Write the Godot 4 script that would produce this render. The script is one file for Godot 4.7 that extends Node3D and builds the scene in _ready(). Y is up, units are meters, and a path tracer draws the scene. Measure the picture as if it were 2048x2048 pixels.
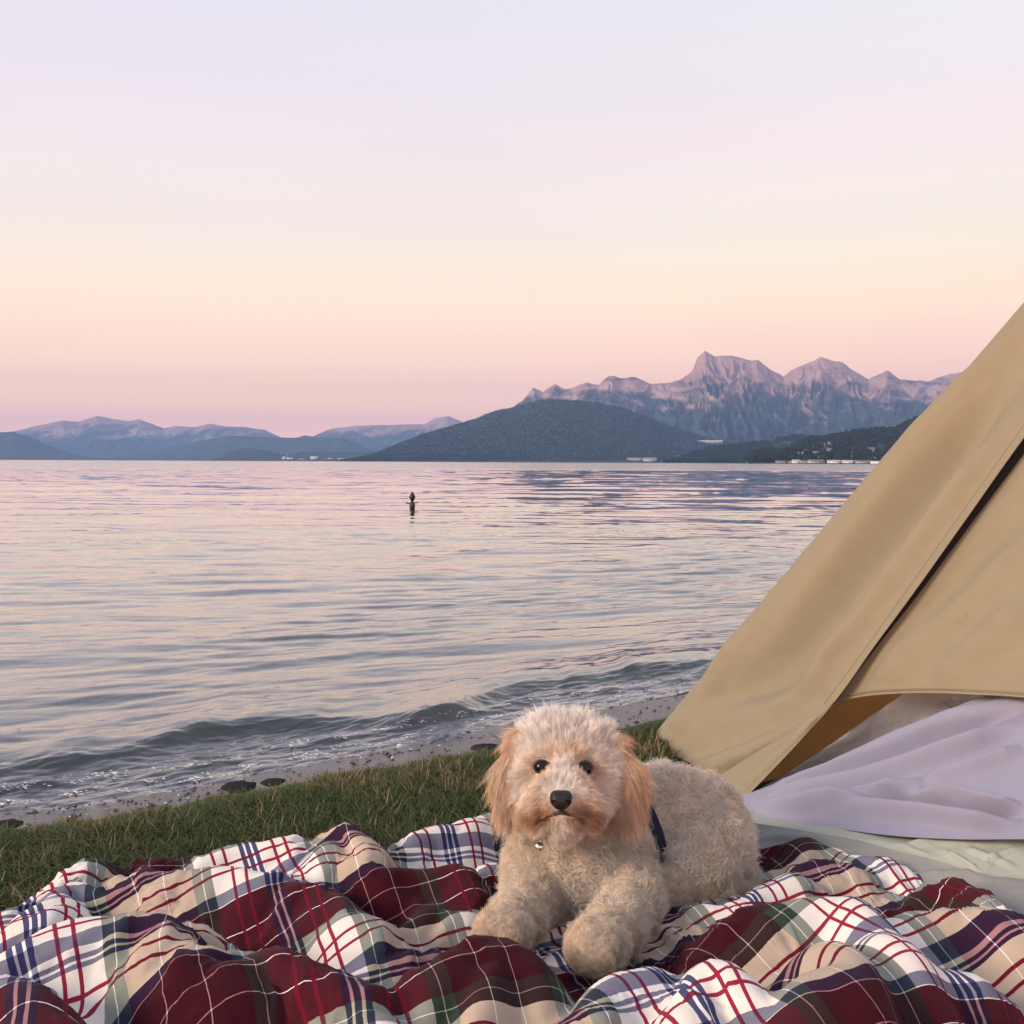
extends Node3D
# A small cream dog on a plaid blanket by a lake at dusk, beside a tan tent.
# Lengths in metres, y up; the lawn is y = 0, the camera stands over the origin and looks along -z.

const EYE := Vector3(0, 0.65, 0)
const FOCAL := 2099.5          # pixels of the 2048-pixel photograph
const LAKE_Y := -0.10
const BED := 0.03              # height of the flattened blanket under the dog

var rng := RandomNumberGenerator.new()
var cam_basis := Basis()
var made := {}
var mats := {}


# ---------------------------------------------------------------- points
func at(x: float, y: float, depth: float) -> Vector3:
	return EYE + cam_basis * Vector3((x - 1024.0) / FOCAL * depth, (1024.0 - y) / FOCAL * depth, -depth)


func on_level(x: float, y: float, h: float) -> Vector3:
	var d := cam_basis * Vector3((x - 1024.0) / FOCAL, (1024.0 - y) / FOCAL, -1.0)
	return EYE + d * ((h - EYE.y) / d.y)


func traced(ox: float, oy: float, s: float, pts: Array) -> PackedVector2Array:
	var a := PackedVector2Array()
	for i in range(0, pts.size(), 2):
		a.append(Vector2(ox + pts[i] / s, oy + pts[i + 1] / s))
	return a


func curve_y(a: PackedVector2Array, x: float) -> float:
	if x <= a[0].x:
		return a[0].y
	for i in range(1, a.size()):
		if x <= a[i].x:
			var t := (x - a[i - 1].x) / maxf(a[i].x - a[i - 1].x, 1e-6)
			return lerpf(a[i - 1].y, a[i].y, t)
	return a[a.size() - 1].y


func smooth01(t: float) -> float:
	t = clampf(t, 0.0, 1.0)
	return t * t * (3.0 - 2.0 * t)


func noise(seed_: int, freq: float, octaves := 3, kind := FastNoiseLite.TYPE_SIMPLEX_SMOOTH) -> FastNoiseLite:
	var n := FastNoiseLite.new()
	n.seed = seed_
	n.frequency = freq
	n.noise_type = kind
	n.fractal_octaves = octaves
	n.fractal_type = FastNoiseLite.FRACTAL_FBM if octaves > 1 else FastNoiseLite.FRACTAL_NONE
	return n


# ---------------------------------------------------------------- naming
func numbered(called: String) -> String:
	var n: int = made.get(called, 0)
	made[called] = n + 1
	return called if n == 0 else "%s_%03d" % [called, n]


func tag(o: Node, label: String, category := "", group := "", kind := "") -> void:
	o.set_meta("label", label)
	if category:
		o.set_meta("category", category)
	if group:
		o.set_meta("group", group)
	if kind:
		o.set_meta("kind", kind)


func thing(called: String, label: String, category: String, where := Vector3.ZERO, group := "") -> Node3D:
	var o := Node3D.new()
	o.name = numbered(called)
	add_child(o)
	o.position = where
	tag(o, label, category, group)
	return o


func put(called: String, m: Mesh, mat: Material, parent: Node = null) -> MeshInstance3D:
	var o := MeshInstance3D.new()
	o.mesh = m
	o.material_override = mat
	if parent == null:
		o.name = numbered(called)
		add_child(o)
	else:
		o.name = called
		parent.add_child(o, true)
	return o


func put_many(called: String, m: Mesh, mat: Material, xf: Array[Transform3D], colors: PackedColorArray, parent: Node = null) -> MultiMeshInstance3D:
	var mm := MultiMesh.new()
	mm.transform_format = MultiMesh.TRANSFORM_3D
	mm.use_colors = colors.size() > 0
	mm.mesh = m
	mm.instance_count = xf.size()
	for i in xf.size():
		mm.set_instance_transform(i, xf[i])
		if colors.size() > 0:
			mm.set_instance_color(i, colors[i])
	var o := MultiMeshInstance3D.new()
	o.multimesh = mm
	o.material_override = mat
	o.set_meta("kind", "stuff")
	if parent == null:
		o.name = numbered(called)
		add_child(o)
	else:
		o.name = called
		parent.add_child(o, true)
	return o


# ---------------------------------------------------------------- meshes
func grid_normals(v: PackedVector3Array, cols: int, rows: int) -> PackedVector3Array:
	var n := PackedVector3Array()
	n.resize(v.size())
	for j in rows:
		var j0: int = maxi(j - 1, 0) * cols
		var j1: int = mini(j + 1, rows - 1) * cols
		for i in cols:
			var dx: Vector3 = v[j * cols + mini(i + 1, cols - 1)] - v[j * cols + maxi(i - 1, 0)]
			var dz: Vector3 = v[j1 + i] - v[j0 + i]
			n[j * cols + i] = dx.cross(dz).normalized()
	return n


# A grid of points as one mesh. Columns run to the right and rows away from the eye for a sheet that faces up.
func grid_mesh(v: PackedVector3Array, cols: int, rows: int, uv := PackedVector2Array(), col := PackedColorArray(), thick := 0.0) -> ArrayMesh:
	var n := grid_normals(v, cols, rows)
	var idx := PackedInt32Array()
	for j in rows - 1:
		for i in cols - 1:
			var a := j * cols + i
			idx.append_array([a, a + cols, a + 1, a + 1, a + cols, a + cols + 1])
	var vv := v.duplicate()
	var nn := n.duplicate()
	var uu := uv.duplicate()
	var cc := col.duplicate()
	if thick > 0.0:
		var base := v.size()
		for k in base:
			vv.append(v[k] - n[k] * thick)
			nn.append(-n[k])
		uu.append_array(uv)
		cc.append_array(col)
		var count := idx.size()
		for k in range(0, count, 3):
			idx.append_array([idx[k] + base, idx[k + 2] + base, idx[k + 1] + base])
		var rim := PackedInt32Array()
		for i in cols:
			rim.append(i)
		for j in range(1, rows):
			rim.append(j * cols + cols - 1)
		for i in range(cols - 2, -1, -1):
			rim.append((rows - 1) * cols + i)
		for j in range(rows - 2, 0, -1):
			rim.append(j * cols)
		for k in rim.size():
			var a := rim[k]
			var b := rim[(k + 1) % rim.size()]
			idx.append_array([a, b, a + base, b, b + base, a + base])
	for k in nn.size():
		nn[k] = -nn[k] if nn[k].y < 0.0 and thick == 0.0 else nn[k]
	var arr := []
	arr.resize(Mesh.ARRAY_MAX)
	arr[Mesh.ARRAY_VERTEX] = vv
	arr[Mesh.ARRAY_NORMAL] = nn
	if uu.size():
		arr[Mesh.ARRAY_TEX_UV] = uu
	if cc.size():
		arr[Mesh.ARRAY_COLOR] = cc
	arr[Mesh.ARRAY_INDEX] = idx
	var m := ArrayMesh.new()
	m.add_surface_from_arrays(Mesh.PRIMITIVE_TRIANGLES, arr)
	return m


# A tube through points with a radius at each, closed at both ends.
func tube(st: SurfaceTool, pts: PackedVector3Array, radii: PackedFloat32Array, sides := 6, flat := 1.0, side_axis := Vector3.ZERO) -> void:
	var rings := []
	var up := Vector3.UP
	for k in pts.size():
		var d := (pts[mini(k + 1, pts.size() - 1)] - pts[maxi(k - 1, 0)]).normalized()
		var a := side_axis
		if a == Vector3.ZERO:
			if absf(d.dot(up)) > 0.95:
				up = Vector3.RIGHT
			a = up
		var u := a.cross(d).normalized()
		var w := d.cross(u).normalized()
		var ring := PackedVector3Array()
		for s in sides:
			var t := TAU * s / sides
			ring.append(pts[k] + (u * cos(t) * flat + w * sin(t)) * radii[k])
		rings.append(ring)
	for k in pts.size() - 1:
		for s in sides:
			var a: Vector3 = rings[k][s]
			var b: Vector3 = rings[k][(s + 1) % sides]
			var c: Vector3 = rings[k + 1][s]
			var d: Vector3 = rings[k + 1][(s + 1) % sides]
			for p in [a, c, b, b, c, d]:
				st.add_vertex(p)
	for s in range(1, sides - 1):
		for p in [rings[0][0], rings[0][s], rings[0][s + 1]]:
			st.add_vertex(p)
		var last: int = pts.size() - 1
		for p in [rings[last][0], rings[last][s + 1], rings[last][s]]:
			st.add_vertex(p)


func lathe(st: SurfaceTool, profile: PackedVector2Array, sides := 20, centre := Vector3.ZERO) -> void:
	for k in profile.size() - 1:
		for s in sides:
			var t0 := TAU * s / sides
			var t1 := TAU * (s + 1) / sides
			var a := centre + Vector3(cos(t0) * profile[k].x, profile[k].y, sin(t0) * profile[k].x)
			var b := centre + Vector3(cos(t1) * profile[k].x, profile[k].y, sin(t1) * profile[k].x)
			var c := centre + Vector3(cos(t0) * profile[k + 1].x, profile[k + 1].y, sin(t0) * profile[k + 1].x)
			var d := centre + Vector3(cos(t1) * profile[k + 1].x, profile[k + 1].y, sin(t1) * profile[k + 1].x)
			for p in [a, b, c, b, d, c]:
				st.add_vertex(p)


func begin(smooth := true) -> SurfaceTool:
	var st := SurfaceTool.new()
	st.begin(Mesh.PRIMITIVE_TRIANGLES)
	st.set_smooth_group(0 if smooth else -1)
	return st


func finish(st: SurfaceTool) -> ArrayMesh:
	st.generate_normals()
	st.index()
	return st.commit()


# ---------------------------------------------------------------- materials
func plain(linear: Color, rough := 0.8, spec := 0.5) -> StandardMaterial3D:
	var m := StandardMaterial3D.new()
	m.albedo_color = linear.linear_to_srgb()
	m.roughness = rough
	m.metallic_specular = spec
	return m


func noise_tex(seed_: int, freq: float, octaves: int, lo: Color, hi: Color, size := 512, mid := Color(0, 0, 0, 0)) -> NoiseTexture2D:
	var t := NoiseTexture2D.new()
	t.width = size
	t.height = size
	t.seamless = true
	t.generate_mipmaps = false
	t.noise = noise(seed_, freq, octaves)
	var g := Gradient.new()
	g.set_color(0, lo.linear_to_srgb())
	g.set_color(1, hi.linear_to_srgb())
	if mid.a > 0.0:
		g.add_point(0.5, mid.linear_to_srgb())
	t.color_ramp = g
	return t


func bump_tex(seed_: int, freq: float, octaves: int, strength: float, size := 512) -> NoiseTexture2D:
	var t := NoiseTexture2D.new()
	t.width = size
	t.height = size
	t.seamless = true
	t.generate_mipmaps = false
	t.as_normal_map = true
	t.bump_strength = strength
	t.noise = noise(seed_, freq, octaves)
	return t


# ================================================================ scene
func _ready() -> void:
	rng.seed = 11
	build_camera()
	build_sky()
	build_mountains()
	build_shore_curves()
	build_lake()
	build_ground()
	build_town()
	build_tent()
	build_blanket()
	build_dog()
	build_grass()
	build_small_things()


func build_camera() -> void:
	cam_basis = Basis(Vector3.RIGHT, -deg_to_rad(2.727)) * Basis(Vector3.BACK, 0.0045)
	var cam := Camera3D.new()
	cam.name = "camera"
	cam.fov = 52.0
	cam.near = 0.05
	cam.far = 40000.0
	cam.transform = Transform3D(cam_basis, EYE)
	add_child(cam)
	cam.current = true


const SKY_ROWS := [
	# elevation in degrees, colour on the left, colour on the right (sRGB, 0-255)
	[0.0, [246, 196, 196], [255, 208, 186]],
	[1.5, [250, 200, 190], [255, 214, 184]],
	[3.5, [254, 206, 188], [255, 224, 190]],
	[6.0, [254, 220, 196], [255, 230, 200]],
	[8.5, [254, 233, 202], [254, 235, 208]],
	[11.0, [253, 238, 214], [251, 236, 219]],
	[13.5, [250, 236, 222], [247, 232, 225]],
	[16.5, [245, 230, 228], [241, 227, 229]],
	[19.5, [238, 229, 231], [231, 222, 230]],
	[23.5, [230, 230, 232], [224, 219, 231]],
	[32.0, [216, 216, 231], [211, 209, 231]],
	[50.0, [196, 201, 224], [194, 198, 224]],
	[90.0, [182, 190, 220], [182, 190, 220]],
]


func build_sky() -> void:
	var w := 512
	var h := 512
	var im := Image.create_empty(w, h, false, Image.FORMAT_RGBF)
	var streak := noise(5, 0.9, 3)
	for j in h:
		var elev := 90.0 - (j + 0.5) / h * 180.0
		var k := 0
		while k < SKY_ROWS.size() - 2 and elev > SKY_ROWS[k + 1][0]:
			k += 1
		var t: float = smooth01((maxf(elev, 0.0) - SKY_ROWS[k][0]) / (SKY_ROWS[k + 1][0] - SKY_ROWS[k][0]))
		var a := sky_color(SKY_ROWS[k][1]).lerp(sky_color(SKY_ROWS[k + 1][1]), t)
		var b := sky_color(SKY_ROWS[k][2]).lerp(sky_color(SKY_ROWS[k + 1][2]), t)
		for i in w:
			var az := ((i + 0.5) / w - 0.5) * TAU
			var side := smooth01(0.5 + 0.5 * sin(az) * 1.7)
			# thin high cloud veils, wide and faint
			var veil := streak.get_noise_3d(cos(az) * 1.4, elev * 0.055, sin(az) * 1.4)
			var c := a.lerp(b, side) * (0.925 + 0.03 * veil)
			# haze dims the lowest sky along the lake: what lies behind it is a little brighter and redder
			var low := clampf(1.0 - elev / 12.0, 0.0, 1.0)
			c = Color(c.r * (1.0 + 0.62 * low), c.g * (1.0 + 0.26 * low), c.b * (1.0 + 0.02 * low))
			var rim := clampf(1.0 - elev / 4.0, 0.0, 1.0)
			c = Color(c.r * (1.0 + 1.0 * rim), c.g * (1.0 + 0.62 * rim), c.b * (1.0 + 0.10 * rim))
			im.set_pixel(i, j, c)
	var pano := PanoramaSkyMaterial.new()
	pano.panorama = ImageTexture.create_from_image(im)
	var sky := Sky.new()
	sky.sky_material = pano
	var env := Environment.new()
	env.background_mode = Environment.BG_SKY
	env.sky = sky
	env.tonemap_mode = Environment.TONE_MAPPER_LINEAR
	env.tonemap_exposure = 1.28
	env.sdfgi_enabled = true
	env.ssao_enabled = true
	env.ssil_enabled = true
	env.fog_enabled = true
	env.fog_light_color = Color(0.62, 0.77, 1.0)
	env.fog_density = 0.000075
	var we := WorldEnvironment.new()
	we.name = "world_environment"
	we.environment = env
	add_child(we)
	var sun := DirectionalLight3D.new()
	sun.name = "low_sun"
	sun.light_energy = 1.2
	sun.light_angular_distance = 20.0
	sun.light_color = Color(1.0, 0.90, 0.81)
	sun.shadow_enabled = true
	sun.transform = Transform3D(Basis.looking_at(Vector3(0.80, -0.42, -0.44), Vector3.UP), Vector3(0, 5, 0))
	add_child(sun)


func sky_color(c: Array) -> Color:
	return Color(c[0] / 255.0, c[1] / 255.0, c[2] / 255.0).srgb_to_linear()


# ---------------------------------------------------------------- far shore
const FOREST := Color(0.030, 0.046, 0.040)
const SUNLIT_ROCK := Color(0.37, 0.205, 0.165)  # reddened: warm evening light on the peaks is painted into the rock
const SCREE := Color(0.38, 0.25, 0.215)
const MEADOW := Color(0.12, 0.13, 0.075)


# A range of mountains whose crest follows a traced skyline at a given distance, with spurs and gullies in front and a slope behind.
func mountain(called: String, label: String, sky: PackedVector2Array, depth: float, front: float, treeline: float, rough: float, seed_: int, step := 3.0, meadow := 0.0) -> void:
	var x0 := sky[0].x
	var x1 := sky[sky.size() - 1].x
	var cols := int((x1 - x0) / step) + 1
	var rows := 96
	var crest_row := 74
	var jag := noise(seed_, 0.035, 4)
	var spur := noise(seed_ + 1, 1.0, 4, FastNoiseLite.TYPE_SIMPLEX)
	spur.fractal_gain = 0.42
	spur.fractal_type = FastNoiseLite.FRACTAL_RIDGED
	var patch := noise(seed_ + 2, 1.0, 4)
	var slow := noise(seed_ + 7, 1.0, 1)
	var v := PackedVector3Array()
	var col := PackedColorArray()
	var high := 0.0
	for p in sky:
		high = maxf(high, at(p.x, p.y, depth).y)
	for j in rows:
		for i in cols:
			var x := x0 + (x1 - x0) * i / (cols - 1)
			var t := float(j) / crest_row          # 0 at the shore, 1 on the crest, above 1 behind it
			var d := lerpf(front, depth, t)
			var side := at(x, 924.0, 1.0) - EYE
			var lean := slow.get_noise_2d(x * 0.008, t * 0.8) * 0.9
			var y := 0.0
			if t <= 1.0:
				var xs := x + (1.0 - t) * 60.0 * lean + (1.0 - t) * t * 40.0 * patch.get_noise_2d(x * 0.01, t * 2.0)
				var top := at(x, curve_y(sky, lerpf(xs, x, t * t)) + jag.get_noise_1d(x) * rough * 6.0 * smooth01((t - 0.86) / 0.14), depth).y
				var bent := slow.get_noise_2d(x * 0.016 + 5.0, t * 2.8)
				var g := spur.get_noise_2d(x * 0.0036 + (t - 0.5) * lean * 1.3 + bent * 0.6, t * 2.5 + bent * 0.7 + x * 0.0012)
				y = top * (0.62 * t + 0.38 * t * t) + high * rough * g * t * (1.0 - t) * 0.95
				y = minf(y, top * lerpf(1.0, d / depth, 0.999))
				if t < 0.04:
					y = minf(y, 40.0 * t)
			else:
				var top := at(x, curve_y(sky, x) + jag.get_noise_1d(x) * rough * 6.0, depth).y
				y = top * (1.0 - (t - 1.0) * 1.9)
			v.append(Vector3(side.x * d, maxf(y, -3.0), side.z * d))
	var n := grid_normals(v, cols, rows)
	for k in v.size():
		var p := v[k]
		var f := p.y / high
		var s := patch.get_noise_2d(p.x / depth * 22.0, p.y / depth * 60.0)
		var s2 := patch.get_noise_2d(p.x / depth * 90.0 + 7.0, p.y / depth * 160.0)
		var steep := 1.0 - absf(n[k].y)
		var bare := smooth01((f - treeline + 0.34 * s + 0.22 * s2) / 0.34)
		var c := FOREST.lerp(Color(0.05, 0.062, 0.045), clampf(0.5 + s2, 0.0, 1.0))
		if meadow > 0.0:
			c = c.lerp(MEADOW, smooth01((s2 * 0.8 + s - 0.75 + meadow) * 4.0) * (1.0 - smooth01(f * 2.0 - 0.6)))
		c = c.lerp(SUNLIT_ROCK.lerp(SCREE, smooth01((s + s2 * 0.9 - 0.02) * 3.0)), bare)
		c = c.lerp(SUNLIT_ROCK * 0.75, bare * smooth01((steep - 0.55) * 3.0) * 0.6)
		col.append(c)
	var m := plain(Color(1, 1, 1), 0.95, 0.2)
	m.vertex_color_use_as_albedo = true
	var o := put(called, grid_mesh(v, cols, rows, PackedVector2Array(), col), m)
	tag(o, label, "", "", "structure")


func build_mountains() -> void:
	mountain("mountains", "pale hazy mountain range far across the lake on the left",
		traced(0, 780, 1.887, [-160, 190, -60, 172, 60, 155, 150, 133, 240, 115, 300, 120, 370, 97, 440, 112, 490, 118, 530, 111, 580, 130, 620, 145, 660, 136, 740, 140, 800, 127, 850, 137, 930, 140, 1000, 150, 1060, 178, 1120, 200, 1200, 240]), 14000, 10500, 0.45, 0.16, 21, 2.0)
	mountain("mountains", "pale hazy mountain range with a peak left of the dark hill",
		traced(0, 780, 1.887, [1000, 230, 1110, 183, 1150, 170, 1180, 176, 1240, 148, 1330, 136, 1450, 132, 1530, 130, 1600, 130, 1640, 108, 1690, 98, 1740, 118, 1770, 128, 1840, 150, 1960, 190, 2100, 250]), 13000, 10000, 0.42, 0.16, 31, 2.0)
	mountain("mountains", "high rocky mountain range with peaks tinted pink for the low sun above the dark hill",
		traced(950, 660, 1.887, [-90, 470, 20, 380, 70, 330, 145, 290, 180, 265, 218, 218, 255, 235, 300, 205, 335, 222, 370, 218, 420, 198, 465, 208, 495, 178, 520, 172, 545, 184, 600, 178, 640, 195, 660, 205, 740, 198, 780, 185, 815, 155, 835, 105, 863, 80, 900, 102, 960, 97, 1040, 118, 1060, 113, 1110, 150, 1160, 178, 1185, 155, 1270, 118, 1298, 106, 1380, 125, 1440, 165, 1480, 188, 1500, 178, 1550, 153, 1600, 188, 1700, 195, 1780, 168, 1840, 158, 1960, 150, 2100, 190, 2300, 280, 2420, 400]), 8000, 5200, 0.40, 0.34, 41, 1.4)
	mountain("hill", "low blue hill at the left edge of the far shore",
		traced(0, 780, 1.887, [-240, 200, -100, 165, 0, 160, 50, 157, 120, 180, 200, 215, 270, 240, 330, 252, 420, 258, 520, 268]), 9000, 7800, 2.0, 0.05, 51)
	mountain("hill", "broad blue hill with a pale meadow in the middle of the far shore",
		traced(0, 780, 1.887, [380, 262, 460, 250, 560, 240, 700, 212, 760, 190, 880, 172, 1000, 177, 1080, 180, 1200, 181, 1290, 180, 1340, 200, 1420, 235, 1500, 262]), 9500, 8000, 2.0, 0.05, 61, 3.0, 0.25)
	mountain("hill", "low wooded hills behind the white buildings on the far shore",
		traced(0, 780, 1.887, [800, 262, 860, 240, 900, 222, 950, 220, 1010, 230, 1090, 246, 1130, 236, 1170, 233, 1240, 236, 1330, 233, 1420, 233, 1480, 240, 1560, 262]), 6000, 5200, 2.0, 0.05, 71)
	mountain("hill", "large dark wooded hill in front of the rocky mountains",
		traced(0, 780, 1.887, [1290, 266, 1395, 247, 1430, 235, 1500, 205, 1600, 165, 1698, 138, 1792, 110, 1860, 82, 1906, 72, 1963, 58, 2032, 41, 2102, 36, 2193, 41, 2293, 57, 2353, 68, 2442, 104, 2542, 143, 2642, 174, 2723, 194, 2830, 213, 2944, 236, 3095, 272]), 4800, 3800, 2.0, 0.07, 81, 2.5)
	mountain("hill", "dim wooded slope behind the village rising to the tent",
		traced(1480, 800, 4.83, [900, 600, 1200, 420, 1450, 210, 1600, 140, 1750, 80, 1932, -10, 2300, -120, 2700, -160, 3200, 100, 3600, 600]), 5200, 4200, 2.0, 0.06, 91)
	mountain("hill", "low green hill between the dark hill and the village",
		traced(1480, 800, 4.83, [-700, 600, -300, 470, 0, 430, 100, 415, 300, 405, 400, 370, 560, 345, 680, 365, 800, 420, 1000, 600]), 3200, 2600, 2.0, 0.05, 101, 2.0, 0.12)
	mountain("hill", "dark wooded headland carrying the lakeside village",
		traced(1480, 800, 4.83, [60, 610, 150, 535, 250, 500, 480, 475, 560, 430, 700, 382, 850, 378, 900, 372, 1000, 347, 1150, 315, 1250, 308, 1400, 302, 1500, 288, 1600, 250, 1700, 210, 1750, 185, 1900, 110, 2300, -20, 2800, 40, 3400, 640]), 2200, 1500, 2.0, 0.05, 111, 1.6, 0.15)
	build_forest()


# Separate crowns over the near headland and the dark hill, so that their outlines read as woods.
func build_forest() -> void:
	var st := begin()
	for k in 26:
		var a := rng.randf() * TAU
		var r := sqrt(rng.randf()) * 0.5
		var y := 0.25 + rng.randf() * 0.75
		var c := Vector3(cos(a) * r * (1.25 - y), y, sin(a) * r * (1.25 - y))
		for q in 4:
			var p := Vector3(rng.randfn(), rng.randfn(), rng.randfn()).normalized() * 0.17
			var s := Vector3(rng.randfn(), rng.randfn(), rng.randfn()).normalized() * 0.17
			st.add_vertex(c + p)
			st.add_vertex(c + s)
			st.add_vertex(c - (p + s) * 0.6)
	st.generate_normals()
	var tree := st.commit()
	var leaf := plain(Color(1, 1, 1), 0.9, 0.2)
	leaf.vertex_color_use_as_albedo = true
	var head: MeshInstance3D
	for spec in [["hill_006", 14000, 11.0, "woods", "dark deciduous woods covering the headland behind the village"], ["hill_003", 36000, 5.5, "woods", "dark woods covering the large hill in front of the rocky mountains"], ["hill_005", 9000, 8.0, "woods", "dark woods on the low hill between the large hill and the village"]]:
		head = get_node(spec[0])
		var a := head.mesh.surface_get_arrays(0)
		var v: PackedVector3Array = a[Mesh.ARRAY_VERTEX]
		var c: PackedColorArray = a[Mesh.ARRAY_COLOR]
		var xf: Array[Transform3D] = []
		var cols := PackedColorArray()
		var n: int = spec[1]
		while xf.size() < n:
			var k := rng.randi() % v.size()
			if v[k].y < 1.5 or c[k].r > 0.075:
				continue
			var q := pixel(v[k])
			if q.x > 1540.0 and q.x < 1790.0 and q.y > 882.0 and rng.randf() > 0.10:
				continue
			var s: float = spec[2] * rng.randf_range(0.6, 1.25)
			var p := v[k] + Vector3(rng.randf_range(-8, 8), -0.35 * s, rng.randf_range(-4, 4))
			xf.append(Transform3D(Basis(Vector3.UP, rng.randf() * TAU).scaled(Vector3(s * rng.randf_range(0.8, 1.2), s * 1.15, s)), p))
			var g := rng.randf()
			cols.append(Color(0.030 + 0.012 * g, 0.045 + 0.014 * g, 0.038 + 0.006 * g))
		var o := put_many(spec[3], tree, leaf, xf, cols)
		tag(o, spec[4], "", "", "stuff")


# ---------------------------------------------------------------- the near shore
var grass_edge := PackedVector2Array()   # (azimuth, distance)
var water_edge := PackedVector2Array()
var wave_crest := PackedVector2Array()


func polar(pts: PackedVector2Array, h: float) -> PackedVector2Array:
	var a := PackedVector2Array()
	for p in pts:
		var w := on_level(p.x, p.y, h)
		a.append(Vector2(atan2(w.x, -w.z), Vector2(w.x, w.z).length()))
	return a


# Distance along an azimuth to a traced line; past the traced part the shore runs on straight.
func shore(a: PackedVector2Array, th: float) -> float:
	var n := a.size()
	if th >= a[0].x and th <= a[n - 1].x:
		for i in range(1, n):
			if th <= a[i].x:
				var t := (th - a[i - 1].x) / (a[i].x - a[i - 1].x)
				return lerpf(a[i - 1].y, a[i].y, t)
	var e := a[0] if th < a[0].x else a[n - 1]
	var f := func(q: float) -> float: return 1.0 / maxf(cos(q) - 0.62 * sin(q), 0.004)
	return e.y * f.call(th) / f.call(e.x)


func smoothed(a: PackedVector2Array) -> PackedVector2Array:
	var out := PackedVector2Array()
	var c := Curve2D.new()
	for i in a.size():
		var d := (a[mini(i + 1, a.size() - 1)] - a[maxi(i - 1, 0)]) / 6.0
		c.add_point(a[i], -d, d)
	for i in (a.size() - 1) * 6 + 1:
		out.append(c.samplef(i / 6.0))
	return out


func build_shore_curves() -> void:
	wave_crest = smoothed(polar(PackedVector2Array([Vector2(-120, 1530), Vector2(0, 1507), Vector2(53, 1496), Vector2(143, 1488), Vector2(223, 1478), Vector2(318, 1457), Vector2(424, 1437), Vector2(530, 1427), Vector2(636, 1422), Vector2(742, 1419), Vector2(848, 1414), Vector2(927, 1396), Vector2(1024, 1362), Vector2(1166, 1346), Vector2(1272, 1333), Vector2(1410, 1320), Vector2(1560, 1306)]), LAKE_Y + 0.045))
	water_edge = smoothed(polar(PackedVector2Array([Vector2(-120, 1634), Vector2(0, 1616), Vector2(106, 1602), Vector2(212, 1589), Vector2(424, 1557), Vector2(530, 1533), Vector2(689, 1504), Vector2(901, 1462), Vector2(1024, 1432), Vector2(1200, 1405), Vector2(1378, 1372), Vector2(1560, 1346)]), LAKE_Y))
	grass_edge = smoothed(polar(PackedVector2Array([Vector2(-120, 1668), Vector2(0, 1650), Vector2(106, 1637), Vector2(265, 1617), Vector2(371, 1598), Vector2(461, 1579), Vector2(583, 1560), Vector2(715, 1534), Vector2(848, 1513), Vector2(980, 1493), Vector2(1120, 1470), Vector2(1261, 1449), Vector2(1330, 1431), Vector2(1500, 1404)]), 0.0))


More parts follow.
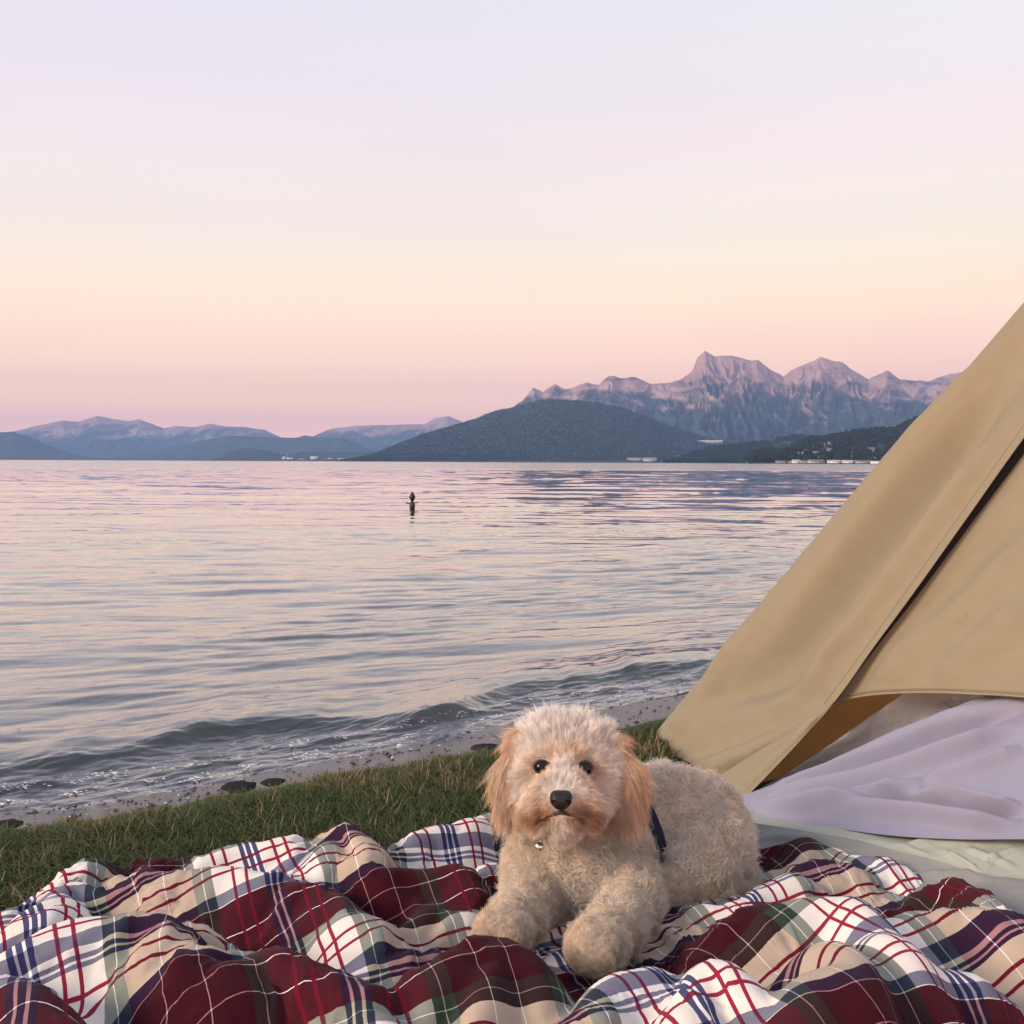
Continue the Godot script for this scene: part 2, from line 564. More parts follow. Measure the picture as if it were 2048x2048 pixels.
func build_lake() -> void:
	var swell := noise(201, 1.0, 2)
	var chop := noise(202, 1.0, 2)
	var fine := noise(203, 1.0, 2)
	var broad := noise(204, 1.0, 1)
	var gust := noise(205, 1.0, 2)
	var th := PackedFloat32Array()
	for i in 20:
		th.append(deg_to_rad(-75.0 + 41.0 * i / 20.0))
	for i in 761:
		th.append(deg_to_rad(-34.0 + 68.0 * i / 760.0))
	for i in range(1, 9):
		th.append(deg_to_rad(34.0 + 21.0 * i / 8.0))
	var cols := th.size()
	# rows follow the waterline and lie closer together near it
	var offs := PackedFloat32Array()
	var o := -0.10
	while o < 110.0:
		offs.append(o)
		var r := 2.4 + maxf(o, 0.0)
		o += clampf(r * r * 0.00062, 0.0045, 0.62)
	var near_rows := offs.size()
	while o < 16000.0:
		offs.append(o)
		o *= 1.25
	offs.append(16000.0)
	var rows := offs.size()
	var v := PackedVector3Array()
	v.resize(cols * rows)
	for i in cols:
		var r0 := shore(water_edge, th[i])
		var dc := maxf(shore(wave_crest, th[i]) - r0, 0.1)
		var s := sin(th[i])
		var c := -cos(th[i])
		var grow := minf(r0 / 2.4, 40.0)
		for j in rows:
			var d := offs[j]
			var r := r0 + (d if d < 0.0 else minf(d, 2.0) * minf(grow, 3.0) + maxf(d - 2.0, 0.0))
			var x := s * r
			var z := c * r
			var y := 0.0
			if j < near_rows:
				# the crests bend round to lie along the shore as they come in
				var bend := exp(-maxf(d, 0.0) / 3.0)
				var q := lerpf(-z, (-z - 0.62 * x) * 0.86, bend)
				var u := lerpf(x, (x - 0.62 * z) * 0.86, bend)
				var g := 0.55 + 0.75 * gust.get_noise_2d(u * 0.35, q * 0.22)
				var far := smooth01((d - 5.0) / 25.0)
				var shallow := smooth01((d - 0.05) / 0.5)
				y += 0.0150 * swell.get_noise_2d(u * 0.42, q * 1.9) * shallow
				y += 0.0105 * chop.get_noise_2d(u * 1.7, q * 5.4) * g * shallow
				y += 0.0015 * fine.get_noise_2d(u * 6.0, q * 15.0) * (0.4 + 0.6 * g) * lerpf(0.6, 1.0, shallow)
				y += (0.013 + 0.024 * far) * broad.get_noise_2d(u * 0.16, q * 0.62) * shallow
				# the little breaker at the edge: long back, short steep face
				var e := d - dc
				var w := 0.095 if e < 0.0 else 0.42
				var lift := 0.036 * exp(-e * e / (w * w) * 1.6) * (0.85 + 0.75 * swell.get_noise_2d(u * 1.3, 9.0) + 0.3 * chop.get_noise_2d(u * 5.0, 2.0))
				var lap := d - 0.11 - 0.05 * swell.get_noise_2d(u * 2.0, 4.0)
				lift += 0.012 * exp(-lap * lap / 0.0012) * (0.8 + chop.get_noise_2d(u * 3.0, 7.0))
				y += lift
				if d < dc:
					y += 0.0035 * chop.get_noise_2d(u * 7.0, q * 22.0) + 0.0018 * fine.get_noise_2d(u * 14.0, q * 34.0)
					r -= lift * 0.5   # the face leans towards the sand
			v[j * cols + i] = Vector3(s * r, LAKE_Y + y, c * r)
	var water := StandardMaterial3D.new()
	water.albedo_color = Color(0.97, 0.99, 1.0, 0.0)
	water.transparency = BaseMaterial3D.TRANSPARENCY_ALPHA
	water.refraction_enabled = true
	water.refraction_scale = 0.033
	water.roughness = 0.03
	water.clearcoat_enabled = true
	water.clearcoat = 0.9
	water.clearcoat_roughness = 0.03
	water.normal_enabled = true
	water.normal_texture = bump_tex(207, 0.018, 4, 5.0)
	water.normal_scale = 0.09
	water.uv1_triplanar = true
	water.uv1_world_triplanar = true
	water.uv1_scale = Vector3(0.33, 1.0, 0.9)
	# near water is modelled wave by wave; far off the ripples are finer than the grid and lie in the relief map
	var split := 0
	while offs[split] < 95.0:
		split += 1
	tag(put("lake", grid_mesh(v.slice(0, cols * (split + 1)), cols, split + 1), water), "calm rippled lake water along the beach", "", "", "structure")
	var open_water := water.duplicate()
	open_water.normal_scale = 0.55
	open_water.roughness = 0.12
	open_water.clearcoat_roughness = 0.2
	tag(put("lake", grid_mesh(v.slice(cols * split), cols, rows - split), open_water), "open water of the lake out to the far shore", "", "", "structure")


# Height of the beach and the lake bed, by the distance past the grass edge as a share of the way to the waterline.
func build_ground() -> void:
	var soil := noise(301, 3.0, 4)
	# lawn: a flat sheet round the camera up to the grass edge
	var cols := 181
	var v := PackedVector3Array()
	var rings := [0.02, 0.3, 0.55, 0.8, 0.93, 0.985, 1.0, 1.012]
	for j in rings.size():
		for i in cols:
			var th := lerpf(-PI, PI, float(i) / (cols - 1))
			var r := shore(grass_edge, th) if th > -1.95 and th < 0.98 else 400.0
			r = minf(r, 400.0) + (soil.get_noise_1d(th * 14.0) * 0.035 if j > 3 else 0.0)
			var y := 0.0
			if j == 6:
				y = -0.012
			if j == 7:
				y = -0.16
			v.append(Vector3(sin(th) * r * rings[j], y, -cos(th) * r * rings[j]))
	var m := plain(Color(1, 1, 1), 0.95, 0.3)
	m.albedo_texture = noise_tex(302, 0.03, 5, Color(0.014, 0.018, 0.008), Color(0.055, 0.055, 0.026))
	m.uv1_triplanar = true
	m.uv1_world_triplanar = true
	m.uv1_scale = Vector3.ONE * 1.7
	tag(put("lawn", grid_mesh(v, cols, rings.size()), m), "flat lawn running down to the beach", "", "", "structure")
	# beach and lake bed in one sheet
	cols = 300
	v = PackedVector3Array()
	var steps := [-0.25, -0.1, 0.0, 0.1, 0.2, 0.3, 0.4, 0.5, 0.6, 0.7, 0.8, 0.9, 1.0, 1.1, 1.25, 1.5, 2.0, 2.5, 3.0, 4.0, 6.0, 10.0, 20.0, 60.0, 300.0, 20000.0]
	for j in steps.size():
		for i in cols:
			var th := deg_to_rad(lerpf(-76.0, 56.0, float(i) / (cols - 1)))
			var a := shore(grass_edge, th)
			var b := shore(water_edge, th)
			var k: float = steps[j]
			var r := lerpf(a, b, k) if k <= 3.0 else b + (b - a) * 2.0 + (k - 3.0) * 1.0
			var y := -0.052 - 0.055 * k if k < 1.0 else -0.107 - 0.09 * (k - 1.0)
			y = maxf(y, -1.6)
			if k <= 1.5:
				y += 0.006 * soil.get_noise_2d(sin(th) * r * 1.3, cos(th) * r * 1.3)
			v.append(Vector3(sin(th) * r, y, -cos(th) * r))
	var sand := plain(Color(1, 1, 1), 0.33, 0.5)
	sand.albedo_texture = noise_tex(303, 0.05, 5, Color(0.055, 0.051, 0.060), Color(0.090, 0.082, 0.092), 1024)
	sand.normal_enabled = true
	sand.normal_texture = bump_tex(304, 0.06, 5, 8.0, 1024)
	sand.normal_scale = 0.14
	sand.uv1_triplanar = true
	sand.uv1_world_triplanar = true
	sand.uv1_scale = Vector3.ONE * 1.1
	# the bed under the water is darker, silted ground, so it is a sheet of its own
	var split := 14
	var sand_v := v.slice(0, cols * (split + 1))
	var bed_v := v.slice(cols * split)
	tag(put("beach", grid_mesh(sand_v, cols, split + 1), sand), "narrow strip of wet grey sand along the water", "", "", "structure")
	var silt := plain(Color(1, 1, 1), 0.9, 0.3)
	silt.albedo_texture = noise_tex(305, 0.03, 5, Color(0.010, 0.016, 0.011), Color(0.050, 0.055, 0.036), 512)
	silt.uv1_triplanar = true
	silt.uv1_world_triplanar = true
	silt.uv1_scale = Vector3.ONE * 2.2
	tag(put("lake_bed", grid_mesh(bed_v, cols, steps.size() - split), silt), "dark silted lake bed under the water", "", "", "structure")


# ---------------------------------------------------------------- village
func pixel(p: Vector3) -> Vector2:
	var q := cam_basis.inverse() * (p - EYE)
	return Vector2(1024.0 - FOCAL * q.x / q.z, 1024.0 + FOCAL * q.y / q.z)


func ground_on(hill: String, want: Vector2) -> Vector3:
	var v: PackedVector3Array = get_node(hill).mesh.surface_get_arrays(0)[Mesh.ARRAY_VERTEX]
	var best := v[0]
	var least := 1e9
	for k in range(0, v.size() * 74 / 96):
		var e := pixel(v[k]) - want
		var s := absf(e.x) + absf(e.y) * 2.0
		if s < least:
			least = s
			best = v[k]
	return best


func house(label: String, group: String, hill: String, px: Vector2, w_px: float, h_px: float, wall: Color, roof: Color) -> void:
	var p := ground_on(hill, px)
	var per := -(cam_basis.inverse() * (p - EYE)).z / FOCAL
	var w := w_px * per
	var h := h_px * per
	var d := clampf(w * 0.6, 5.0, 12.0)
	p.y = maxf(p.y, 0.6)
	var t := thing("house", label, "house", p, group)
	t.rotation.y = rng.randf_range(-0.25, 0.25)
	var st := begin(false)
	var wall_h := h * 0.68
	box(st, Vector3(0, wall_h * 0.5 - 1.5, 0), Vector3(w, wall_h + 3.0, d))
	put("wall", finish(st), mat_of("house_wall_%s" % wall.to_html(), wall, 0.85), t)
	st = begin(false)
	var o := 0.4
	var a := Vector3(-w / 2 - o, wall_h - 0.15, d / 2 + o)
	var b := Vector3(w / 2 + o, wall_h - 0.15, d / 2 + o)
	var c := Vector3(-w / 2 - o, wall_h - 0.15, -d / 2 - o)
	var e := Vector3(w / 2 + o, wall_h - 0.15, -d / 2 - o)
	var r := Vector3(-w / 2 - o, h, 0)
	var s := Vector3(w / 2 + o, h, 0)
	for q in [a, r, b, b, r, s, e, s, c, c, s, r, a, c, r, b, s, e, a, b, c, b, e, c]:
		st.add_vertex(q)
	put("roof", finish(st), mat_of("house_roof_%s" % roof.to_html(), roof, 0.8), t)
	if h_px > 5.0:
		var n := clampi(int(w / 3.5), 1, 6)
		for k in n:
			st = begin(false)
			box(st, Vector3((k + 0.5) / n * w - w / 2, wall_h * 0.55, d / 2), Vector3(w / n * 0.4, wall_h * 0.35, 0.12))
			put("window", finish(st), mat_of("house_window", Color(0.03, 0.035, 0.045), 0.2), t)


func mat_of(key: String, c: Color, rough: float) -> StandardMaterial3D:
	if not mats.has(key):
		mats[key] = plain(c, rough)
	return mats[key]


func box(st: SurfaceTool, c: Vector3, s: Vector3) -> void:
	var m := BoxMesh.new()
	m.size = s
	st.append_from(m, 0, Transform3D(Basis(), c))


func build_town() -> void:
	var white := Color(0.72, 0.70, 0.68)
	var cream := Color(0.46, 0.42, 0.38)
	var dim := Color(0.26, 0.25, 0.25)
	var slate := Color(0.12, 0.12, 0.13)
	var red := Color(0.22, 0.13, 0.11)
	var pale := Color(0.40, 0.39, 0.39)
	var row := "pale buildings along the village waterfront"
	var slope := "houses on the slope above the village waterfront"
	for b in [
		[395, 606, 95, 20, dim, slate, row, "low grey shed at the left end of the village waterfront"],
		[485, 604, 40, 16, cream, slate, row, "small cream house between the grey shed and the white waterfront house"],
		[540, 609, 70, 32, white, pale, row, "bright white house on the village waterfront below the tiered slope"],
		[622, 606, 75, 26, cream, slate, row, "cream waterfront house just right of the bright white one"],
		[735, 606, 150, 32, pale, slate, row, "long grey building in the middle of the village waterfront"],
		[900, 609, 115, 28, white, pale, row, "long low white building on the waterfront left of the tall house"],
		[1030, 609, 110, 28, white, pale, row, "white waterfront building below the tall red roofed house"],
		[1180, 609, 160, 26, pale, slate, row, "longest low pale building of the village waterfront"],
		[1330, 610, 130, 24, white, pale, row, "low white waterfront building nearest the tent edge"],
		[637, 442, 95, 18, cream, pale, slope, "long pale house standing highest on the left of the village slope"],
		[855, 437, 65, 30, white, pale, slope, "white house topmost on the right of the village slope"],
		[760, 467, 110, 20, dim, pale, slope, "wide grey house below the topmost white house"],
		[835, 497, 90, 32, cream, slate, slope, "cream house two rows below the topmost white house"],
		[600, 522, 100, 20, cream, pale, slope, "wide cream house halfway up the left of the slope"],
		[662, 510, 80, 34, dim, slate, slope, "grey house with a dark roof halfway up the slope"],
		[555, 552, 90, 18, dim, pale, slope, "low grey house above the bright white waterfront house"],
		[745, 524, 70, 28, dim, red, slope, "grey house with a reddish roof in the middle of the slope"],
		[612, 572, 90, 18, cream, red, slope, "low cream house with a reddish roof just behind the waterfront"],
		[772, 562, 42, 24, pale, slate, slope, "small pale house behind the long grey waterfront building"],
		[905, 536, 80, 16, white, slate, slope, "low white house alone right of the tiered slope"],
		[1060, 580, 100, 48, white, red, slope, "tall white house with a red roof near the waterfront"],
		[1062, 528, 60, 22, dim, red, slope, "red roofed house behind the tall white house"],
		[1170, 540, 56, 30, white, slate, slope, "small bright white house among the trees right of the tall house"],
		[1240, 578, 150, 24, dim, red, slope, "long building with a reddish roof behind the longest waterfront building"],
		[1270, 505, 70, 46, dim, slate, slope, "dim grey tower house among the trees uphill on the right"],
		[400, 522, 36, 18, pale, slate, slope, "lone small pale house in the woods left of the village"],
		[95, 604, 62, 20, cream, slate, row, "cream house by the water well left of the village"],
		[15, 603, 32, 14, pale, slate, row, "tiny pale hut by the water farthest left of the village"],
	]:
		house(b[7], b[6], "hill_006", Vector2(1480 + b[0] / 4.83, 800 + b[1] / 4.83), b[2] / 4.83, b[3] / 4.83, b[4], b[5])
	var mid := "white buildings on the middle of the far shore"
	for b in [
		[575, 376, 45, 34, white, pale, "left one of the white pair below the radome on the far shore"],
		[622, 376, 40, 30, white, slate, "right one of the white pair below the radome on the far shore"],
		[672, 374, 34, 18, white, pale, "little white house right of the white pair on the far shore"],
		[785, 378, 44, 16, pale, slate, "low pale building between the white pair and the big white block"],
		[826, 382, 26, 12, cream, slate, "tiny cream house left of the big white block"],
		[962, 376, 92, 40, white, pale, "big white block standing alone on the middle of the far shore"],
		[1085, 378, 54, 12, dim, slate, "low grey shed just right of the big white block"],
		[1175, 376, 70, 20, pale, slate, "first pale long house right of the grey shed"],
		[1296, 376, 90, 20, pale, slate, "second pale long house right of the grey shed"],
		[1446, 380, 100, 22, pale, slate, "last pale long house before the dark hill"],
	]:
		house(b[6], mid, "hill_002", Vector2(480 + b[0] / 6.44, 860 + b[1] / 6.44), b[2] / 6.44, b[3] / 6.44, b[4], b[5])
	var foot := "buildings at the foot of the dark hill"
	for b in [
		[605, 494, 60, 12, pale, slate, "low pale row house at the foot of the dark hill"],
		[660, 494, 50, 14, cream, slate, "cream row house at the foot of the dark hill"],
		[795, 496, 75, 22, white, slate, "white boathouse with a dark roof at the right foot of the dark hill"],
		[950, 496, 22, 20, white, pale, "small white chapel like house at the right foot of the dark hill"],
		[1035, 498, 40, 12, pale, slate, "low pale shed right of the white chapel like house"],
		[880, 428, 110, 12, MEADOW.lerp(white, 0.5), pale, "long pale barn high on the right shoulder of the dark hill"],
	]:
		house(b[6], foot, "hill_003", Vector2(950 + b[0] / 1.887, 660 + b[1] / 1.887), b[2] / 1.887, b[3] / 1.887, b[4], b[5])
	# round white radome on its short tower
	var p := ground_on("hill_002", Vector2(480 + 598 / 6.44, 860 + 330 / 6.44))
	var t := thing("radome_tower", "round white ball on a short tower above the far shore houses", "tower", p)
	var st := begin()
	lathe(st, PackedVector2Array([Vector2(2.6, -4), Vector2(2.0, 4.0), Vector2(2.4, 4.2), Vector2(0, 4.3)]), 12)
	put("mast", finish(st), mat_of("radome_mast", Color(0.3, 0.3, 0.32), 0.7), t)
	var ball := SphereMesh.new()
	ball.radius = 3.2
	ball.height = 6.4
	put("ball", ball, mat_of("radome_ball", Color(0.8, 0.79, 0.78), 0.5), t).position = Vector3(0, 7.0, 0)


# ---------------------------------------------------------------- tent
func curve3(pts: Array) -> Curve3D:
	# each entry is x, y in the photograph and the depth there
	var w := PackedVector3Array()
	for i in range(0, pts.size(), 3):
		w.append(at(pts[i], pts[i + 1], pts[i + 2]))
	var c := Curve3D.new()
	c.bake_interval = 0.01
	for i in w.size():
		var d := (w[mini(i + 1, w.size() - 1)] - w[maxi(i - 1, 0)]) / 6.0
		c.add_point(w[i], -d, d)
	return c


func along(c: Curve3D, t: float) -> Vector3:
	return c.sample_baked(t * c.get_baked_length(), true)


# A cloth panel spanned by four edges (bottom, top from left to right; left, right from bottom to top), with creases pushed out of it.
func panel(bottom: Array, top: Array, left: Array, right: Array, nu: int, nv: int, creases: Array, ripple: float, seed_: int, thick := 0.0015) -> ArrayMesh:
	var b := curve3(bottom)
	var t := curve3(top)
	var l := curve3(left)
	var r := curve3(right)
	var v := PackedVector3Array()
	var uv := PackedVector2Array()
	var wide := (b.get_baked_length() + t.get_baked_length()) * 0.5
	var tall := (l.get_baked_length() + r.get_baked_length()) * 0.5
	for j in nv:
		for i in nu:
			var u := float(i) / (nu - 1)
			var w := float(j) / (nv - 1)
			var p := along(b, u) * (1 - w) + along(t, u) * w + along(l, w) * (1 - u) + along(r, w) * u
			p -= along(b, 0) * (1 - u) * (1 - w) + along(b, 1) * u * (1 - w) + along(t, 0) * (1 - u) * w + along(t, 1) * u * w
			v.append(p)
			uv.append(Vector2(u * wide, w * tall))
	var n := grid_normals(v, nu, nv)
	var wob := noise(seed_, 1.0, 3)
	for k in v.size():
		var q := pixel(v[k])
		var ui := float(k % nu) / (nu - 1)
		var vi := float(k / nu) / (nv - 1)
		var calm := smooth01(minf(ui, 1.0 - ui) * 7.0 + 0.05) * smooth01(minf(vi, 1.0 - vi) * 25.0 + 0.15)
		var h := ripple * calm * wob.get_noise_3d(v[k].x * 5.0, v[k].y * 5.0, v[k].z * 5.0)
		h += ripple * calm * 0.2 * wob.get_noise_3d(v[k].x * 26.0, v[k].y * 26.0, v[k].z * 26.0)
		for c in creases:
			var pts: PackedVector2Array = c[0]
			var least := 1e9
			var share := 0.0
			for s in pts.size() - 1:
				var ab := pts[s + 1] - pts[s]
				var f := clampf((q - pts[s]).dot(ab) / ab.length_squared(), 0.0, 1.0)
				var off := q - pts[s] - ab * f
				var d := off.length()
				if d < absf(least):
					least = d * (1.0 if ab.cross(off) > 0.0 else -1.0)
					share = (s + f) / (pts.size() - 1)
			var w0: float = c[1] if least < 0.0 else c[2]
			var e := least / w0
			if absf(e) < 1.0:
				h += c[3] * calm * pow(1.0 - absf(e), 2.0) * (1.0 + 2.0 * absf(e)) * minf(1.0, minf(share, 1.0 - share) * 5.0 + c[4])
		v[k] += (n[k] if n[k].dot(EYE - v[k]) > 0.0 else -n[k]) * h
	return grid_mesh(v, nu, nv, uv, PackedColorArray(), thick)


func px(pts: Array) -> PackedVector2Array:
	return traced(0, 0, 1.06 ** -1, pts)   # points read off a view 1932 pixels wide


func px2(pts: Array) -> PackedVector2Array:
	return traced(1250, 1300, 2.421, pts)


# Photograph points with the depth at which they lie on a level.
func low(pts: Array, h: float) -> Array:
	var out := []
	for i in range(0, pts.size(), 2):
		var p := cam_basis.inverse() * (on_level(pts[i], pts[i + 1], h) - EYE)
		out.append_array([pts[i], pts[i + 1], -p.z])
	return out


func cloth(seed_: int, a: Color, b: Color, sheen := 0.2, through := 0.0) -> StandardMaterial3D:
	var m := plain(Color(1, 1, 1), 0.85, 0.3)
	m.albedo_texture = noise_tex(seed_, 0.02, 4, a, b)
	m.uv1_scale = Vector3(2.2, 2.2, 1)
	m.normal_enabled = true
	m.normal_texture = bump_tex(seed_ + 1, 0.35, 2, 3.0)
	m.normal_scale = 0.30
	m.rim_enabled = sheen > 0.0
	m.rim = sheen
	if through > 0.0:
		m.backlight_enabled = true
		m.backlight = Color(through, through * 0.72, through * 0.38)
	return m


func build_tent() -> void:
	var foot := on_level(1484, 1597, 0.0)
	var t := thing("tent", "tan canvas tent with a dark zip gap and its door open on lavender fabric", "tent", foot)
	var inside := func(called: String, m: Mesh, mat: Material, label := "") -> void:
		var o := put(called, m, mat, t)
		o.position = -foot
		if label:
			o.set_meta("label", label)
	var canvas := cloth(401, Color(0.228, 0.194, 0.126), Color(0.242, 0.208, 0.137), 0.15, 0.25)
	var backlit_gold := cloth(405, Color(0.46, 0.31, 0.11), Color(0.50, 0.345, 0.13), 0.0, 1.0)
	var grey := cloth(409, Color(0.54, 0.58, 0.60), Color(0.58, 0.62, 0.64), 0.0, 0.6)
	var lilac := cloth(413, Color(0.222, 0.225, 0.295), Color(0.232, 0.235, 0.308), 0.25)
	lilac.normal_scale = 0.04
	canvas.normal_scale = 0.12
	var sage := cloth(417, Color(0.30, 0.32, 0.265), Color(0.35, 0.375, 0.315), 0.1)
	var ash := cloth(421, Color(0.20, 0.205, 0.19), Color(0.235, 0.24, 0.22), 0.1)
	# left canvas wall, from the outline of the tent to the zip
	inside.call("canvas_wall", panel(
		[1288, 1494, 2.46, 1312, 1532, 2.36, 1400, 1572, 2.2, 1484, 1597, 2.05],
		[2330, 274, 2.25, 2330, 380, 2.2, 2330, 490, 2.12],
		[1288, 1494, 2.46, 1378, 1384, 2.46, 1569, 1160, 2.42, 1802, 890, 2.36, 2048, 604, 2.3, 2330, 274, 2.25],
		[1484, 1597, 2.05, 1590, 1490, 2.03, 1668, 1404, 2.0, 1749, 1291, 1.99, 1834, 1175, 1.98, 1940, 1026, 2.0, 2048, 874, 2.03, 2330, 490, 2.12],
		130, 200, [
			[px([1225, 1398, 1330, 1368, 1420, 1346, 1500, 1325, 1580, 1270, 1640, 1190]), 42.0, 60.0, 0.0200, 0.3],
			[px([1290, 1370, 1360, 1290, 1470, 1150, 1600, 990, 1750, 815, 1932, 615]), 34.0, 34.0, 0.0300, 0.4],
			[px([1320, 1360, 1450, 1215, 1600, 1040, 1760, 850, 1932, 660]), 50.0, 46.0, 0.0440, 0.1],
			[px([1430, 1330, 1540, 1200, 1640, 1060, 1760, 900, 1932, 690]), 46.0, 40.0, -0.0420, 0.1],
			[px([1520, 1330, 1600, 1225, 1700, 1085, 1800, 950, 1932, 770]), 34.0, 24.0, 0.0340, 0.1],
			[px([1300, 1462, 1400, 1425, 1480, 1395, 1545, 1352]), 26.0, 40.0, 0.0240, 0.2],
			[px([1335, 1470, 1420, 1440, 1490, 1406, 1560, 1348]), 7.0, 24.0, -0.0200, 0.1],
			[px([1440, 1385, 1510, 1350, 1570, 1300]), 40.0, 30.0, -0.0080, 0.0],
			[px([1560, 1310, 1600, 1262, 1650, 1200]), 10.0, 14.0, 0.0040, 0.0],
		], 0.003, 431), canvas)
	# the loose tail of the wall, turned back over its foot
	inside.call("door_flap", panel(
		[1416, 1567, 2.10, 1450, 1582, 2.04, 1486, 1600, 2.0],
		[1664, 1404, 1.985, 1666, 1403, 1.984, 1668, 1402, 1.983],
		[1416, 1567, 2.10, 1520, 1500, 2.06, 1600, 1455, 2.01, 1664, 1404, 1.985],
		[1486, 1600, 2.0, 1545, 1540, 1.99, 1605, 1476, 1.985, 1668, 1402, 1.983],
		30, 60, [[px2([560, 690, 700, 560, 830, 420, 960, 290]), 22.0, 16.0, 0.006, 0.2]], 0.004, 433), canvas)
	# right canvas panel with its curved hem
	inside.call("canvas_door", panel(
		[1662, 1408, 2.03, 1720, 1394, 2.0, 1781, 1388, 1.96, 1860, 1386, 1.9, 1950, 1389, 1.83, 2048, 1395, 1.76, 2320, 1425, 1.55],
		[2345, 490, 2.16, 2400, 480, 2.1, 2470, 470, 2.05],
		[1662, 1408, 2.03, 1753, 1291, 2.01, 1843, 1177, 2.0, 1952, 1031, 2.02, 2063, 884, 2.05, 2345, 490, 2.14],
		[2320, 1425, 1.55, 2360, 1000, 1.75, 2470, 470, 2.05],
		130, 120, [
			[px2([1030, 232, 1300, 195, 1500, 192, 1932, 215]), 5.0, 5.0, 0.0035, 1.0],
			[px([1640, 1290, 1720, 1230, 1830, 1120, 1932, 1010]), 60.0, 70.0, 0.0140, 0.1],
			[px([1760, 1290, 1850, 1210, 1932, 1130]), 40.0, 60.0, 0.0140, 0.1],
			[px([1730, 1180, 1820, 1090, 1932, 960]), 40.0, 40.0, -0.0120, 0.1],
			[px([1800, 1175, 1830, 1165]), 8.0, 8.0, 0.0030, 0.0],
		], 0.003, 435), canvas)
	# black zip tape between them, the shadow of the gap put into its colour
	inside.call("zip", panel(
		[1660, 1412, 2.015, 1664, 1409, 2.015],
		[2332, 488, 2.13, 2350, 494, 2.13],
		[1660, 1412, 2.015, 1749, 1290, 2.0, 1834, 1174, 1.995, 1940, 1026, 2.015, 2046, 874, 2.045, 2332, 488, 2.13],
		[1664, 1409, 2.015, 1754, 1293, 2.0, 1844, 1179, 1.995, 1953, 1033, 2.015, 2063, 886, 2.045, 2350, 494, 2.13],
		5, 160, [], 0.002, 437, 0.003), plain(Color(0.012, 0.010, 0.012), 0.75, 0.3))
	# stitched seam running down the wall beside the zip, and the hem's double stitch line
	for e in [[[1648, 1408, 1.985, 1728, 1300, 1.97, 1812, 1182, 1.962, 1918, 1032, 1.982, 2026, 880, 2.012, 2300, 500, 2.10], "seam"], [[1676, 1396, 2.02, 1725, 1384, 1.992, 1783, 1379, 1.952, 1862, 1377, 1.892, 1952, 1380, 1.822, 2048, 1386, 1.752, 2300, 1412, 1.55], "hem_stitching"]]:
		var c := curve3(e[0])
		var st := begin()
		var line := PackedVector3Array()
		var rad := PackedFloat32Array()
		for k in 160:
			var f := along(c, k / 159.0)
			line.append(f)
			rad.append(0.0011 if k % 2 else 0.0007)
		tube(st, line, rad, 5)
		inside.call(e[1], finish(st), mat_of("thread", Color(0.20, 0.17, 0.105), 0.8))
	# far wall from inside; the glow of light through canvas is put into its gold
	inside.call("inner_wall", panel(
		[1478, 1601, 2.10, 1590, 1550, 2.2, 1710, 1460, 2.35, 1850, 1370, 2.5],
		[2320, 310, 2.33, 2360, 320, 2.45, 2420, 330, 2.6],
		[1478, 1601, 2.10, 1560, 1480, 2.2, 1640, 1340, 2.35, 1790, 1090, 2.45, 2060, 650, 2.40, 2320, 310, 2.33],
		[1850, 1370, 2.5, 2100, 870, 2.65, 2420, 330, 2.6], 50, 90, [], 0.012, 439), backlit_gold)
	inside.call("inner_lining", panel(
		[1480, 1612, 2.05, 1600, 1570, 2.06, 1800, 1490, 2.05, 1990, 1430, 2.0],
		[1483, 1598, 2.04, 1600, 1530, 2.03, 1806, 1388, 2.005, 1900, 1320, 1.99],
		[1480, 1612, 2.05, 1481, 1606, 2.05, 1483, 1598, 2.04],
		[1990, 1430, 2.0, 1950, 1370, 2.0, 1900, 1320, 1.99], 60, 30, [[px2([1590, 210, 1540, 305, 1480, 420]), 10.0, 6.0, 0.012, 0.4]], 0.006, 441), grey, "pale grey lining of the tent")
	inside.call("inner_lining", panel(
		[1870, 1470, 2.04, 1960, 1450, 2.02, 2100, 1440, 1.9],
		[1915, 1360, 2.06, 2000, 1350, 2.03, 2150, 1340, 1.9],
		[1870, 1470, 2.04, 1890, 1425, 2.05, 1915, 1360, 2.06],
		[2100, 1440, 1.9, 2120, 1390, 1.9, 2150, 1340, 1.9], 20, 16, [], 0.004, 443), grey, "pale grey lining at the back of the tent")
